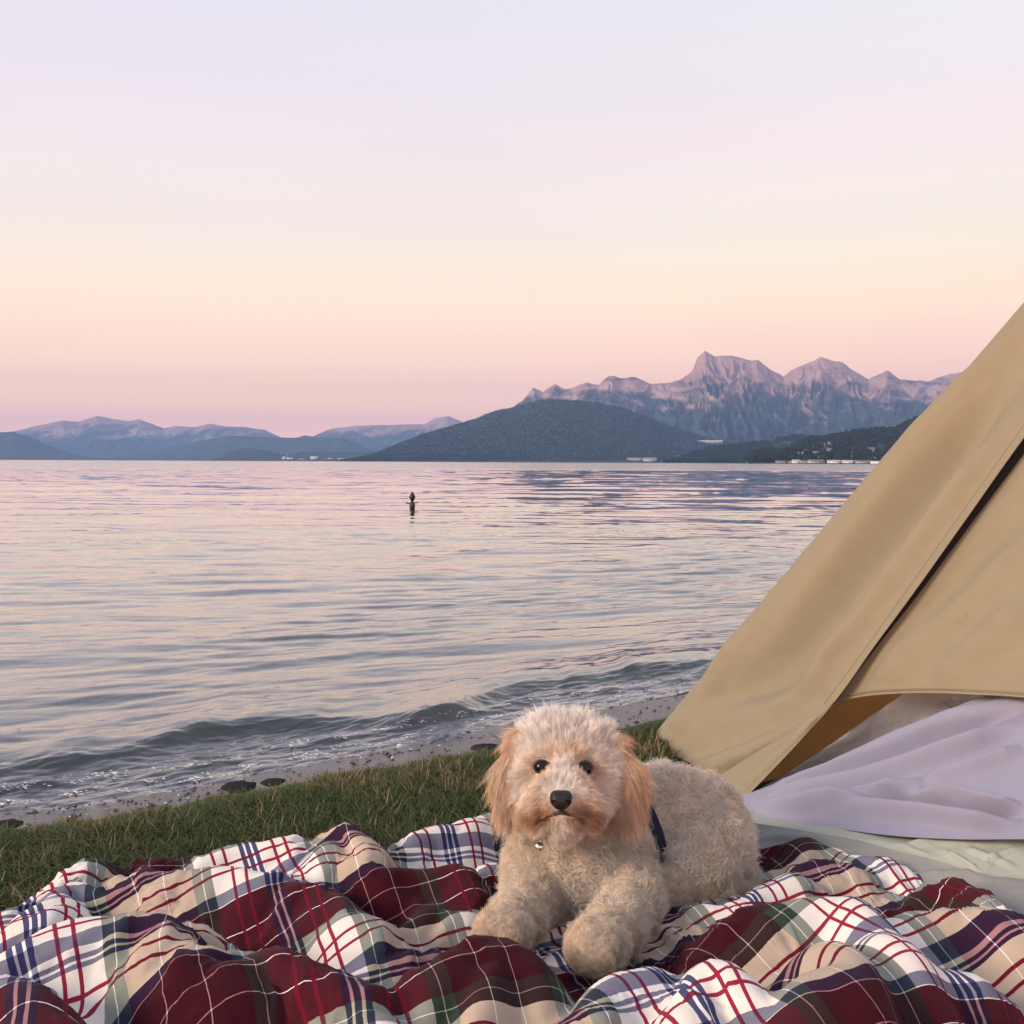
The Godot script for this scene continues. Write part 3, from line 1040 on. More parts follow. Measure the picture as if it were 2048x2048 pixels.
	# lavender fabric sweeping up from the left corner
	inside.call("lavender_panel", panel(
		[1478, 1616, 1.985, 1539, 1636, 1.90, 1663, 1655, 1.80, 1787, 1671, 1.71, 1920, 1678, 1.64, 2048, 1678, 1.60, 2300, 1680, 1.5],
		[1482, 1592, 2.0, 1580, 1556, 1.99, 1663, 1522, 1.97, 1790, 1466, 1.93, 1886, 1426, 1.89, 1952, 1399, 1.86, 2048, 1392, 1.80, 2300, 1380, 1.62],
		[1478, 1616, 1.985, 1480, 1604, 1.99, 1482, 1592, 2.0],
		[2300, 1680, 1.5, 2300, 1530, 1.56, 2300, 1380, 1.62],
		190, 90, [
			[px2([600, 720, 800, 660, 1000, 590, 1300, 450, 1600, 330, 1932, 230]), 16.0, 28.0, 0.0216, 0.1],
			[px2([640, 740, 900, 690, 1150, 640, 1400, 560, 1700, 450, 1932, 360]), 14.0, 22.0, 0.0302, 0.1],
			[px2([660, 705, 900, 645, 1200, 545, 1500, 420, 1932, 290]), 12.0, 18.0, -0.0216, 0.1],
			[px2([620, 770, 850, 770, 1050, 745, 1250, 700, 1450, 640]), 16.0, 20.0, 0.0302, 0.1],
			[px2([800, 790, 1050, 770, 1200, 770, 1450, 790, 1700, 830, 1932, 850]), 18.0, 26.0, 0.0259, 0.1],
			[px2([1200, 720, 1450, 740, 1700, 770, 1932, 800]), 14.0, 20.0, -0.0259, 0.1],
			[px2([1450, 620, 1600, 590, 1800, 520, 1932, 480]), 16.0, 24.0, 0.0173, 0.0],
			[px2([1380, 700, 1600, 690, 1800, 740, 1932, 765]), 14.0, 18.0, 0.0194, 0.0],
		], 0.0015, 445), lilac, "lavender fabric inside the tent door")
	# groundsheet: pale sheet with crinkles, and the grey mud flap in front of it
	inside.call("groundsheet", panel(
		low([1470, 1660, 1684, 1680, 1787, 1704, 1870, 1724, 1962, 1754, 2048, 1764, 2300, 1784], 0.030),
		[1470, 1612, 2.0, 1540, 1628, 1.94, 1663, 1646, 1.84, 1787, 1662, 1.75, 1920, 1668, 1.69, 2048, 1668, 1.65, 2300, 1668, 1.55],
		low([1470, 1660], 0.030) + low([1470, 1640], 0.024) + [1470, 1612, 2.0],
		low([2300, 1784], 0.030) + [2300, 1720, 1.53, 2300, 1668, 1.55],
		120, 40, [
			[px2([1300, 960, 1500, 930, 1700, 940, 1932, 925]), 8.0, 12.0, 0.009, 0.1],
			[px2([1560, 980, 1720, 1075]), 6.0, 10.0, 0.008, 0.1],
			[px2([1720, 1075, 1800, 1000, 1932, 960]), 7.0, 9.0, 0.008, 0.1],
			[px2([1640, 960, 1900, 1060]), 10.0, 10.0, 0.006, 0.1],
			[px2([900, 900, 1200, 930, 1500, 1000]), 8.0, 12.0, 0.006, 0.1],
		], 0.004, 447), sage, "pale sage groundsheet of the tent")
	inside.call("mud_flap", panel(
		low([1440, 1740, 1640, 1800, 1830, 1850, 2048, 1930, 2300, 2010], 0.004),
		low([1470, 1640, 1684, 1674, 1787, 1700, 1870, 1720, 1962, 1750, 2048, 1758, 2300, 1778], 0.042),
		low([1440, 1740], 0.004) + low([1455, 1690], 0.010) + low([1470, 1640], 0.042),
		low([2300, 2010], 0.004) + low([2300, 1890], 0.030) + low([2300, 1778], 0.042),
		120, 30, [
			[px2([600, 900, 900, 905, 1200, 945]), 10.0, 16.0, 0.006, 0.1],
			[px2([1400, 1090, 1700, 1085, 1932, 1105]), 10.0, 16.0, 0.010, 0.1],
		], 0.003, 449), ash, "grey mud flap along the foot of the tent")


# ---------------------------------------------------------------- blanket
const WARP := [[70, "c"], [12, "r"], [36, "c"], [12, "r"], [56, "c"], [18, "n"], [9, "w"], [18, "n"], [9, "w"], [18, "n"], [56, "c"], [12, "r"], [36, "c"], [12, "r"], [70, "c"], [34, "g"], [3, "w"], [36, "g"], [104, "b"], [3, "w"], [104, "b"], [3, "w"], [104, "b"], [36, "g"], [3, "w"], [34, "g"]]
const WEFT := [[64, "c"], [12, "r"], [40, "c"], [12, "r"], [50, "c"], [70, "n"], [20, "w"], [14, "n"], [8, "w"], [14, "n"], [66, "c"], [12, "r"], [36, "c"], [12, "r"], [70, "c"], [44, "n"], [3, "w"], [112, "b"], [3, "w"], [108, "b"], [3, "w"], [100, "b"], [34, "g"], [3, "w"], [36, "g"]]


func sett(list: Array, size: int) -> PackedStringArray:
	var total := 0.0
	for e in list:
		total += e[0]
	var a := PackedStringArray()
	var k := 0
	var end: float = list[0][0]
	for i in size:
		while (i + 0.5) / size * total > end:
			k += 1
			end += list[k][0]
		a.append(list[k][1])
	return a


# The cloth's colour where a warp band and a weft band cross.
func crossing(a: String, b: String) -> Color:
	var paint := {"c": Color(0.70, 0.655, 0.585), "w": Color(0.74, 0.72, 0.72), "r": Color(0.28, 0.010, 0.034), "n": Color(0.018, 0.020, 0.066), "g": Color(0.024, 0.040, 0.028), "b": Color(0.034, 0.0028, 0.0066)}
	var two := a + b
	if two == "bc":
		return Color(0.43, 0.345, 0.265)
	if two == "cb":
		return Color(0.056, 0.0072, 0.0125)
	var p: Color = paint[a]
	var q: Color = paint[b]
	var d := Color(sqrt(p.r * q.r), sqrt(p.g * q.g), sqrt(p.b * q.b))
	var c := p.lerp(q, 0.5).lerp(d, 0.6)
	if two in ["cr", "wr", "rc", "rw"]:
		c = Color(0.24, 0.018, 0.040)
	elif two in ["bw", "wb"]:
		c = Color(0.30, 0.165, 0.17)
	elif two in ["gw", "wg"]:
		c = Color(0.33, 0.31, 0.22)
	elif two == "cn":
		c = Color(0.165, 0.165, 0.215)
	elif two == "nc":
		c = Color(0.055, 0.060, 0.135)
	return c


func plaid() -> ImageTexture:
	var size := 1200
	var a := sett(WARP, size)
	var b := sett(WEFT, size)
	var table := {}
	for s in "cwrngb":
		for t in "cwrngb":
			table[s + t] = crossing(s, t)
	var bytes := PackedByteArray()
	bytes.resize(size * size * 3)
	var k := 0
	for y in size:
		for x in size:
			var c: Color = table[a[x] + b[y]]
			var g := (0.90 if (x + y) % 6 < 3 else 1.06) * (0.90 + 0.2 * float((x * 7919 + y * 104729 + (x * y) % 613) % 97) / 97.0)
			bytes[k] = int(clampf(pow(c.r * g, 0.4545) * 255.0, 0, 255))
			bytes[k + 1] = int(clampf(pow(c.g * g, 0.4545) * 255.0, 0, 255))
			bytes[k + 2] = int(clampf(pow(c.b * g, 0.4545) * 255.0, 0, 255))
			k += 3
	return ImageTexture.create_from_image(Image.create_from_data(size, size, false, Image.FORMAT_RGB8, bytes))


# Fold crests read off the photograph: points, height, half-width behind and in front of the crest.
func folds() -> Array:
	var l := func(p: Array) -> PackedVector2Array: return traced(0, 1640, 2.76, p)
	var m := func(p: Array) -> PackedVector2Array: return traced(600, 1640, 2.76, p)
	var r := func(p: Array) -> PackedVector2Array: return traced(1248, 1640, 2.415, p)
	return [
		[l.call([-300, 520, 60, 500, 200, 540, 300, 430, 430, 318, 520, 245, 620, 236, 750, 244, 900, 262]), 0.060, 0.045, 0.060],
		[l.call([430, 420, 470, 370, 520, 290, 600, 258, 700, 255, 850, 262, 1000, 285, 1100, 290, 1200, 275, 1280, 268, 1400, 300, 1550, 305, 1700, 322, 1830, 372, 1932, 440, 2076, 535, 2216, 555, 2416, 575, 2640, 600]), 0.080, 0.050, 0.075],
		[l.call([840, 262, 1000, 208, 1130, 182, 1370, 143, 1560, 128, 1640, 134, 1680, 190, 1760, 280, 1850, 350]), 0.065, 0.040, 0.055],
		[m.call([90, 240, 130, 120, 160, 45, 195, 6, 250, 14, 330, 62, 385, 115, 420, 182, 520, 225, 590, 280]), 0.095, 0.040, 0.050],
		[m.call([390, 175, 560, 112, 720, 62, 850, 50, 930, 20, 1000, -30, 1090, -90, 1250, -120]), 0.070, 0.045, 0.060],
		[m.call([250, 370, 420, 322, 560, 297, 720, 287, 850, 288, 940, 322, 1010, 390]), 0.065, 0.050, 0.060],
		[m.call([640, 290, 720, 262, 820, 237, 900, 242, 960, 290, 1060, 340, 1200, 380]), 0.070, 0.030, 0.040],
		[m.call([560, 560, 700, 502, 800, 487, 900, 502, 1000, 550]), 0.050, 0.040, 0.045],
		[l.call([-400, 640, -150, 620, 0, 625, 200, 592, 400, 562, 640, 532, 760, 529, 830, 547, 900, 592, 1000, 642, 1100, 722, 1180, 782, 1250, 802, 1350, 882, 1450, 952, 1550, 1042, 1660, 1150]), 0.120, 0.065, 0.115],
		[l.call([-350, 640, -100, 690, 60, 740, 180, 810, 280, 890, 360, 985, 350, 1050]), 0.150, 0.055, 0.075],
		[l.call([-200, 1130, 0, 1100, 200, 1080, 500, 1090, 660, 1120]), 0.135, 0.050, 0.090],
		[l.call([870, 620, 960, 560, 1030, 522, 1085, 540, 1130, 600, 1190, 690]), 0.085, 0.035, 0.045],
		[l.call([1120, 800, 1200, 735, 1262, 702, 1330, 706, 1500, 752, 1650, 802, 1860, 862, 2010, 925, 2130, 975, 2260, 1045, 2310, 1080]), 0.110, 0.050, 0.080],
		[m.call([280, 900, 450, 850, 650, 810, 800, 755, 920, 662, 1000, 617, 1080, 607, 1180, 632, 1250, 672, 1300, 752, 1330, 862, 1400, 940]), 0.115, 0.060, 0.080],
		[m.call([900, 1160, 960, 1040, 1010, 960, 1060, 880, 1100, 800]), 0.100, 0.040, 0.050],
		[m.call([1240, 660, 1350, 637, 1420, 642, 1470, 590, 1540, 550]), 0.075, 0.035, 0.045],
		[m.call([1250, 1130, 1350, 1050, 1480, 985, 1600, 940, 1640, 840, 1740, 747, 1820, 690, 1890, 632]), 0.130, 0.050, 0.070],
		[m.call([1890, 632, 1930, 700, 1990, 800, 2100, 880]), 0.120, 0.040, 0.050],
		[r.call([140, 960, 220, 880, 300, 760, 340, 690, 385, 600, 425, 572, 480, 590, 520, 650, 570, 730, 680, 800, 800, 880]), 0.145, 0.045, 0.055],
		[r.call([130, 470, 190, 412, 300, 387, 440, 367, 560, 327, 680, 302, 780, 267, 870, 227, 980, 207, 1150, 232, 1300, 272, 1420, 300]), 0.055, 0.045, 0.050],
		[r.call([300, 560, 350, 512, 420, 442, 520, 372, 640, 352, 760, 366, 830, 345, 1000, 337, 1080, 338, 1130, 382, 1250, 472, 1300, 532, 1400, 622, 1500, 722, 1600, 822, 1750, 960]), 0.125, 0.060, 0.075],
		[r.call([760, 540, 800, 482, 880, 442, 960, 452, 1050, 502, 1120, 562, 1180, 662, 1230, 762, 1280, 852, 1380, 950]), 0.155, 0.045, 0.050],
		[r.call([760, 1030, 790, 960, 840, 802, 880, 682, 940, 622, 1000, 617, 1060, 662, 1150, 742, 1230, 832]), 0.160, 0.050, 0.055],
		[r.call([1180, 480, 1300, 442, 1500, 442, 1750, 437, 1850, 462, 1960, 520, 2100, 640]), 0.085, 0.050, 0.075],
		[r.call([1500, 740, 1560, 702, 1650, 687, 1750, 702, 1820, 760]), 0.100, 0.040, 0.050],
		[r.call([560, 180, 620, 132, 700, 112, 800, 106, 950, 112, 1050, 142, 1150, 190, 1250, 188, 1330, 222, 1420, 280]), 0.045, 0.040, 0.050],
		[r.call([1380, 262, 1600, 332, 1700, 402, 1800, 462, 1960, 530, 2200, 640]), 0.050, 0.040, 0.055],
		[r.call([1620, 980, 1700, 932, 1800, 902, 1960, 872, 2200, 880]), 0.135, 0.050, 0.075],
		[r.call([100, 1010, 130, 950, 180, 912, 280, 892, 360, 892, 460, 960]), 0.150, 0.040, 0.060],
	]


# Outer edge of the blanket on the ground, as seen: x across and y in the photograph.
func blanket_edge() -> PackedVector2Array:
	var a := traced(0, 1640, 2.76, [-500, 495, -300, 495, 0, 495, 140, 500, 215, 505, 300, 420, 430, 312, 520, 236, 620, 226, 750, 232, 840, 240, 1000, 196, 1130, 172, 1370, 134, 1560, 118, 1640, 122])
	a.append_array(traced(600, 1640, 2.76, [30, 170, 80, 190, 130, 110, 150, 30, 195, -6, 250, 4, 330, 52, 390, 110, 420, 160, 560, 104, 720, 54, 850, 42, 930, 0, 1000, -50, 1090, -100, 1250, -130, 1500, -130, 1800, -60]))
	a.append_array(traced(1248, 1640, 2.415, [300, 60, 560, 130, 640, 122, 700, 103, 800, 98, 950, 104, 1050, 134, 1150, 180, 1250, 178, 1330, 212, 1400, 250, 1600, 322, 1700, 392, 1800, 452, 1960, 520, 2200, 625, 2500, 760]))
	return a


func smax(a: float, b: float, k: float) -> float:
	var d := maxf(k - absf(a - b), 0.0)
	return maxf(a, b) + d * d / (4.0 * k)


const CLOTH := 0.31        # metres of cloth per repeat of the plaid
const STRETCH := 1.09
const PULL := 0.08
const ROUNDS := 70
const GX := 440
const GZ := 250
const GX0 := -1.0
const GZ0 := -1.85     # far end
const GS := 0.005


func blanket_heights() -> PackedFloat32Array:
	var h := PackedFloat32Array()
	h.resize(GX * GZ)
	var wob := noise(511, 1.0, 3)
	var rid := noise(512, 1.0, 2)
	for j in GZ:
		for i in GX:
			var x := GX0 + i * GS
			var z := GZ0 + j * GS
			h[j * GX + i] = 0.014 + 0.010 * wob.get_noise_2d(x * 5.0, z * 5.0) + 0.010 * maxf(0.0, rid.get_noise_2d(x * 9.0 + z * 4.0, z * 9.0))
	var best := PackedFloat32Array()
	best.resize(GX * GZ)
	# slack between the big folds: small creases that run on a slant across them
	for f in folds():
		var pts: PackedVector2Array = f[0]
		var tall: float = f[1]
		var wb: float = f[2] * 1.15
		var wf: float = f[3] * 1.3
		var w := PackedVector2Array()
		var sums := PackedFloat32Array([0.0])
		for k in pts.size():
			var p := on_level(pts[k].x, pts[k].y, tall)
			w.append(Vector2(p.x, p.z))
			if k > 0:
				sums.append(sums[k - 1] + w[k].distance_to(w[k - 1]))
		var whole := sums[sums.size() - 1]
		var touched := {}
		var reach := maxf(wb, wf)
		for s in w.size() - 1:
			var a := w[s]
			var b := w[s + 1]
			var ab := b - a
			var len2 := ab.length_squared()
			var i0 := clampi(int((minf(a.x, b.x) - reach - GX0) / GS), 0, GX - 1)
			var i1 := clampi(int((maxf(a.x, b.x) + reach - GX0) / GS) + 1, 0, GX - 1)
			var j0 := clampi(int((minf(a.y, b.y) - reach - GZ0) / GS), 0, GZ - 1)
			var j1 := clampi(int((maxf(a.y, b.y) + reach - GZ0) / GS) + 1, 0, GZ - 1)
			for j in range(j0, j1 + 1):
				for i in range(i0, i1 + 1):
					var q := Vector2(GX0 + i * GS, GZ0 + j * GS)
					var t := clampf((q - a).dot(ab) / len2, 0.0, 1.0)
					var off := q - a - ab * t
					var d := off.length()
					var e := d / (wf if ab.cross(off) > 0.0 else wb)
					if e >= 1.0:
						continue
					var along_ := (sums[s] + t * sqrt(len2)) / whole
					var end := smooth01(minf(along_, 1.0 - along_) * 3.4 + 0.08)
					var y := tall * end * (1.0 - smooth01(e * 0.93 + 0.07 * e * e))  * (1.0 + 0.10 * wob.get_noise_2d(q.x * 14.0, q.y * 14.0))
					var k := j * GX + i
					if not touched.has(k) or y > touched[k]:
						touched[k] = y
		for k in touched:
			h[k] = smax(h[k], touched[k], 0.018)
	for j in GZ:
		for i in GX:
			var x := GX0 + i * GS
			var z := GZ0 + j * GS
			var wx := x + 0.06 * wob.get_noise_2d(x * 4.0, z * 4.0)
			var wz := z + 0.06 * wob.get_noise_2d(x * 4.0 + 9.0, z * 4.0)
			var c := 1.0 - 2.2 * absf(rid.get_noise_2d(wx * 5.0 + wz * 6.0, wz * 3.2 - wx * 2.2))
			h[j * GX + i] += 0.030 * maxf(c, 0.0) * maxf(c, 0.0) + 0.004 * wob.get_noise_2d(x * 16.0, z * 16.0)
	return h


func sample(h: PackedFloat32Array, x: float, z: float) -> float:
	var fx := clampf((x - GX0) / GS, 0.0, GX - 1.001)
	var fz := clampf((z - GZ0) / GS, 0.0, GZ - 1.001)
	var i := int(fx)
	var j := int(fz)
	var a := lerpf(h[j * GX + i], h[j * GX + i + 1], fx - i)
	var b := lerpf(h[(j + 1) * GX + i], h[(j + 1) * GX + i + 1], fx - i)
	return lerpf(a, b, fz - j)


# Length-true cloth coordinates: the grid is relaxed until every edge is as long on the cloth as it is in space.
func relax_uv(v: PackedVector3Array, cols: int, rows: int, rounds: int) -> PackedVector2Array:
	var uv := PackedVector2Array()
	for p in v:
		uv.append(Vector2(p.x, p.z))
	var ea := PackedInt32Array()
	var eb := PackedInt32Array()
	var el := PackedFloat32Array()
	for j in rows:
		for i in cols:
			var k := j * cols + i
			for o in [[1, 0], [0, 1], [1, 1], [1, -1]]:
				var i2: int = i + o[0]
				var j2: int = j + o[1]
				if i2 < cols and j2 < rows and j2 >= 0:
					ea.append(k)
					eb.append(j2 * cols + i2)
					el.append(v[k].distance_to(v[j2 * cols + i2]))
	for r in rounds:
		for e in ea.size():
			var d := uv[eb[e]] - uv[ea[e]]
			var n := d.length()
			if n > 1e-6:
				d *= 0.5 * (n - el[e]) / n
				uv[ea[e]] += d
				uv[eb[e]] -= d
		if r % 6 == 5:
			var was := uv.duplicate()
			for j in range(1, rows - 1):
				for i in range(1, cols - 1):
					var k := j * cols + i
					uv[k] = was[k].lerp((was[k - 1] + was[k + 1] + was[k - cols] + was[k + cols]) * 0.25, 0.5)
	return uv


func bicubic(g: PackedVector2Array, cols: int, rows: int, a: int, b: int, s: float, t: float) -> Vector2:
	var line := []
	for e in range(-1, 3):
		var j := clampi(b + e, 0, rows - 1) * cols
		line.append(g[j + a].cubic_interpolate(g[j + mini(a + 1, cols - 1)], g[j + maxi(a - 1, 0)], g[j + mini(a + 2, cols - 1)], s))
	return line[1].cubic_interpolate(line[2], line[0], line[3], t)


var blanket_h := PackedFloat32Array()


func blurred(h: PackedFloat32Array, n: int) -> PackedFloat32Array:
	var a := h.duplicate()
	for j in GZ:
		for i in GX:
			var s := 0.0
			for e in range(-n, n + 1):
				s += h[j * GX + clampi(i + e, 0, GX - 1)]
			a[j * GX + i] = s / (2 * n + 1)
	var b := a.duplicate()
	for j in GZ:
		for i in GX:
			var s := 0.0
			for e in range(-n, n + 1):
				s += a[clampi(j + e, 0, GZ - 1) * GX + i]
			b[j * GX + i] = s / (2 * n + 1)
	return b


# Lets the heaped cloth settle: it cannot stretch, resists bending a little and lies on the ground, so domes buckle into folds.
func settle(v: PackedVector3Array, uv: PackedVector2Array, cols: int, rows: int, paws: Array, size: Array) -> void:
	var ea := PackedInt32Array()
	var eb := PackedInt32Array()
	var el := PackedFloat32Array()
	var es := PackedFloat32Array()
	for o in [[1, 0, 0.5], [0, 1, 0.5], [1, 1, 0.3], [1, -1, 0.3], [2, 0, 0.05], [0, 2, 0.05], [4, 0, 0.015], [0, 4, 0.015]]:
		for j in rows:
			for i in cols:
				var i2: int = i + o[0]
				var j2: int = j + o[1]
				if i2 < cols and j2 < rows and j2 >= 0:
					ea.append(j * cols + i)
					eb.append(j2 * cols + i2)
					el.append(uv[j * cols + i].distance_to(uv[j2 * cols + i2]) * CLOTH * STRETCH)
					es.append(o[2])
	var cap := PackedFloat32Array()
	for p in v:
		var c := 9.0
		for n in paws.size():
			if Vector2(p.x - paws[n].x, p.z - paws[n].z).length() < size[n] * 1.05:
				c = BED
		cap.append(c)
	var old := v.duplicate()
	var first := v.duplicate()
	var near := cols * 2
	for r in ROUNDS:
		for k in range(near, v.size()):
			var p := v[k]
			var d := (p - old[k]) * 0.86
			old[k] = p
			d.y -= 0.00022
			v[k] = p + d + (first[k] - p) * PULL
		for e in ea.size():
			var a := ea[e]
			var b := eb[e]
			var d := v[b] - v[a]
			var n := d.length()
			if n > 1e-6:
				d *= es[e] * (n - el[e]) / n
				v[a] += d
				v[b] -= d
		for k in v.size():
			var y := v[k].y
			if y < 0.006:
				v[k].y = 0.006
				v[k].x = lerpf(v[k].x, old[k].x, 0.5)
				v[k].z = lerpf(v[k].z, old[k].z, 0.5)
			elif y > cap[k]:
				v[k].y = cap[k]


func build_blanket() -> void:
	blanket_h = blurred(blanket_heights(), 1)
	# the dog's weight presses the folds flat under it
	var paws := [at(1008, 1866, 1.31), at(1198, 1896, 1.27), at(1075, 1780, 1.44), at(1255, 1795, 1.42), at(1230, 1840, 1.33), at(1040, 1840, 1.37), at(1160, 1760, 1.48), at(1330, 1700, 1.58), at(1420, 1700, 1.62), at(1400, 1775, 1.52), at(1470, 1760, 1.57)]
	var size := [0.055, 0.06, 0.07, 0.075, 0.06, 0.06, 0.10, 0.11, 0.11, 0.06, 0.05]
	for j in GZ:
		for i in GX:
			var q := Vector2(GX0 + i * GS, GZ0 + j * GS)
			var k := j * GX + i
			for n in paws.size():
				var d: float = q.distance_to(Vector2(paws[n].x, paws[n].z)) / size[n]
				if d < 1.35:
					blanket_h[k] = lerpf(minf(blanket_h[k], BED), blanket_h[k], smooth01((d - 0.75) / 0.6))
	var edge := PackedVector2Array()
	for p in blanket_edge():
		var w := on_level(p.x, p.y, 0.03)
		edge.append(Vector2(w.x, w.z))
	var cols := 168
	var rows := 106
	var flat := PackedVector3Array()
	var v := PackedVector3Array()
	var near := -0.64
	for j in rows:
		for i in cols:
			var x := lerpf(-0.92, 1.02, float(i) / (cols - 1))
			var zf := (curve_y(edge, x) * 2.0 + curve_y(edge, x - 0.018) + curve_y(edge, x + 0.018) + curve_y(edge, x - 0.036) + curve_y(edge, x + 0.036)) / 6.0 - 0.01
			var t := float(j) / (rows - 1)
			var z := lerpf(near, zf, t)
			var h := sample(blanket_h, x, z)
			# the hem lies on the grass
			var hem := minf(1.0, (z - zf) / 0.045)
			h = lerpf(0.018, h, sqrt(clampf(hem, 0.0, 1.0)))
			var e := 0.006
			var g := Vector2(sample(blanket_h, x + e, z) - sample(blanket_h, x - e, z), sample(blanket_h, x, z + e) - sample(blanket_h, x, z - e)) / (2 * e)
			var push := g * clampf(h / 0.05, 0.0, 1.0) * 0.006
			push = push.limit_length(0.02) * clampf(hem * 0.6, 0.0, 1.0)
			v.append(Vector3(x - push.x, h, z - push.y))
	var soft := blanket_h.duplicate()
	for pass_ in 3:
		soft = blurred(soft, 2)
	var cell := 0.025
	var cc := 84
	var cr := 52
	var coarse := PackedVector3Array()
	for j in cr:
		for i in cc:
			var x := -1.0 + i * cell
			var z := -0.60 - j * cell
			coarse.append(Vector3(x, sample(soft, x, z), z))
	var cuv := relax_uv(coarse, cc, cr, 88)
	var uv := PackedVector2Array()
	var turn := Transform2D(deg_to_rad(24.0), Vector2(0.11, 0.05))
	for p in v:
		var fi := clampf((p.x + 1.0) / cell, 0.0, cc - 1.001)
		var fj := clampf((-0.60 - p.z) / cell, 0.0, cr - 1.001)
		var a := int(fi)
		var b := int(fj)
		uv.append(turn * bicubic(cuv, cc, cr, a, b, fi - a, fj - b) / 0.31)
	for pass_ in 18:
		var was := uv.duplicate()
		for j in range(1, rows - 1):
			for i in range(1, cols - 1):
				var k := j * cols + i
				uv[k] = was[k] * 0.4 + (was[k - 1] + was[k + 1] + was[k - cols] + was[k + cols]) * 0.15
	settle(v, uv, cols, rows, paws, size)
	# finer mesh through the settled points
	var fine_cols := (cols - 1) * 2 + 1
	var fine_rows := (rows - 1) * 2 + 1
	var fv := PackedVector3Array()
	var fuv := PackedVector2Array()
	fv.resize(fine_cols * fine_rows)
	fuv.resize(fine_cols * fine_rows)
	for j in fine_rows:
		var line := PackedVector3Array()
		var luv := PackedVector2Array()
		var b := j / 2
		for i in cols:
			var k := b * cols + i
			if j % 2 == 0:
				line.append(v[k])
				luv.append(uv[k])
			else:
				var p0 := v[maxi(b - 1, 0) * cols + i]
				var p3 := v[mini(b + 2, rows - 1) * cols + i]
				line.append((v[k] + v[k + cols]) * 0.5625 - (p0 + p3) * 0.0625)
				luv.append((uv[k] + uv[k + cols]) * 0.5)
		for i in fine_cols:
			var a := i / 2
			if i % 2 == 0:
				fv[j * fine_cols + i] = line[a]
				fuv[j * fine_cols + i] = luv[a]
			else:
				fv[j * fine_cols + i] = (line[a] + line[a + 1]) * 0.5625 - (line[maxi(a - 1, 0)] + line[mini(a + 2, cols - 1)]) * 0.0625
				fuv[j * fine_cols + i] = (luv[a] + luv[a + 1]) * 0.5
	# the last sharp pinches ease out
	for pass_ in 1:
		var was := fv.duplicate()
		for j in range(1, fine_rows - 1):
			for i in range(1, fine_cols - 1):
				var k := j * fine_cols + i
				fv[k] = was[k] * 0.4 + (was[k - 1] + was[k + 1] + was[k - fine_cols] + was[k + fine_cols]) * 0.15
	v = fv
	uv = fuv
	cols = fine_cols
	rows = fine_rows
	# small creases that follow the cloth, finer than the settled grid
	var crease := noise(521, 1.0, 2)
	var normal := grid_normals(v, cols, rows)
	for k in v.size():
		var c := uv[k] * CLOTH
		var w := Vector2(c.x + 0.03 * crease.get_noise_2d(c.x * 9.0, c.y * 9.0), c.y)
		var a := maxf(0.0, 1.0 - 3.2 * absf(crease.get_noise_2d(w.x * 15.0 + w.y * 5.0, w.y * 6.0)))
		var b := maxf(0.0, 1.0 - 3.6 * absf(crease.get_noise_2d(w.y * 17.0 - w.x * 8.0 + 40.0, w.x * 7.0)))
		var calm := smooth01(crease.get_noise_2d(c.x * 4.0 + 70.0, c.y * 4.0) * 2.0 + 0.55)
		v[k] += normal[k] * (0.0050 * a + 0.0042 * b) * calm
	var m := plain(Color(1, 1, 1), 1.0, 0.08)
	m.albedo_texture = plaid()
	m.rim_enabled = true
	m.rim = 0.08
	m.rim_tint = 0.8
	var o := put("blanket", grid_mesh(v, cols, rows, uv, PackedColorArray(), 0.004), m)
	tag(o, "rumpled plaid blanket in burgundy, cream, navy and green under the dog", "blanket")


# ---------------------------------------------------------------- dog
const CREAM := Color(0.97, 0.89, 0.785)
const TOP := Color(0.97, 0.93, 0.88)
const TAN := Color(0.88, 0.69, 0.49)
const PAW := Color(0.92, 0.79, 0.62)
const BROWN := Color(0.44, 0.22, 0.10)

# bones: two ends, two radii, the kind of coat on them
var bones := []


func bone(x0: float, y0: float, d0: float, r0: float, x1: float, y1: float, d1: float, r1: float, coat: String) -> void:
	bones.append([at(x0, y0, d0), at(x1, y1, d1), r0, r1, coat])


func bone_distance(p: Vector3, b: Array) -> float:
	var a: Vector3 = b[0]
	var ab: Vector3 = b[1] - a
	var t := clampf((p - a).dot(ab) / maxf(ab.length_squared(), 1e-9), 0.0, 1.0)
	return (p - a - ab * t).length() - lerpf(b[2], b[3], t)


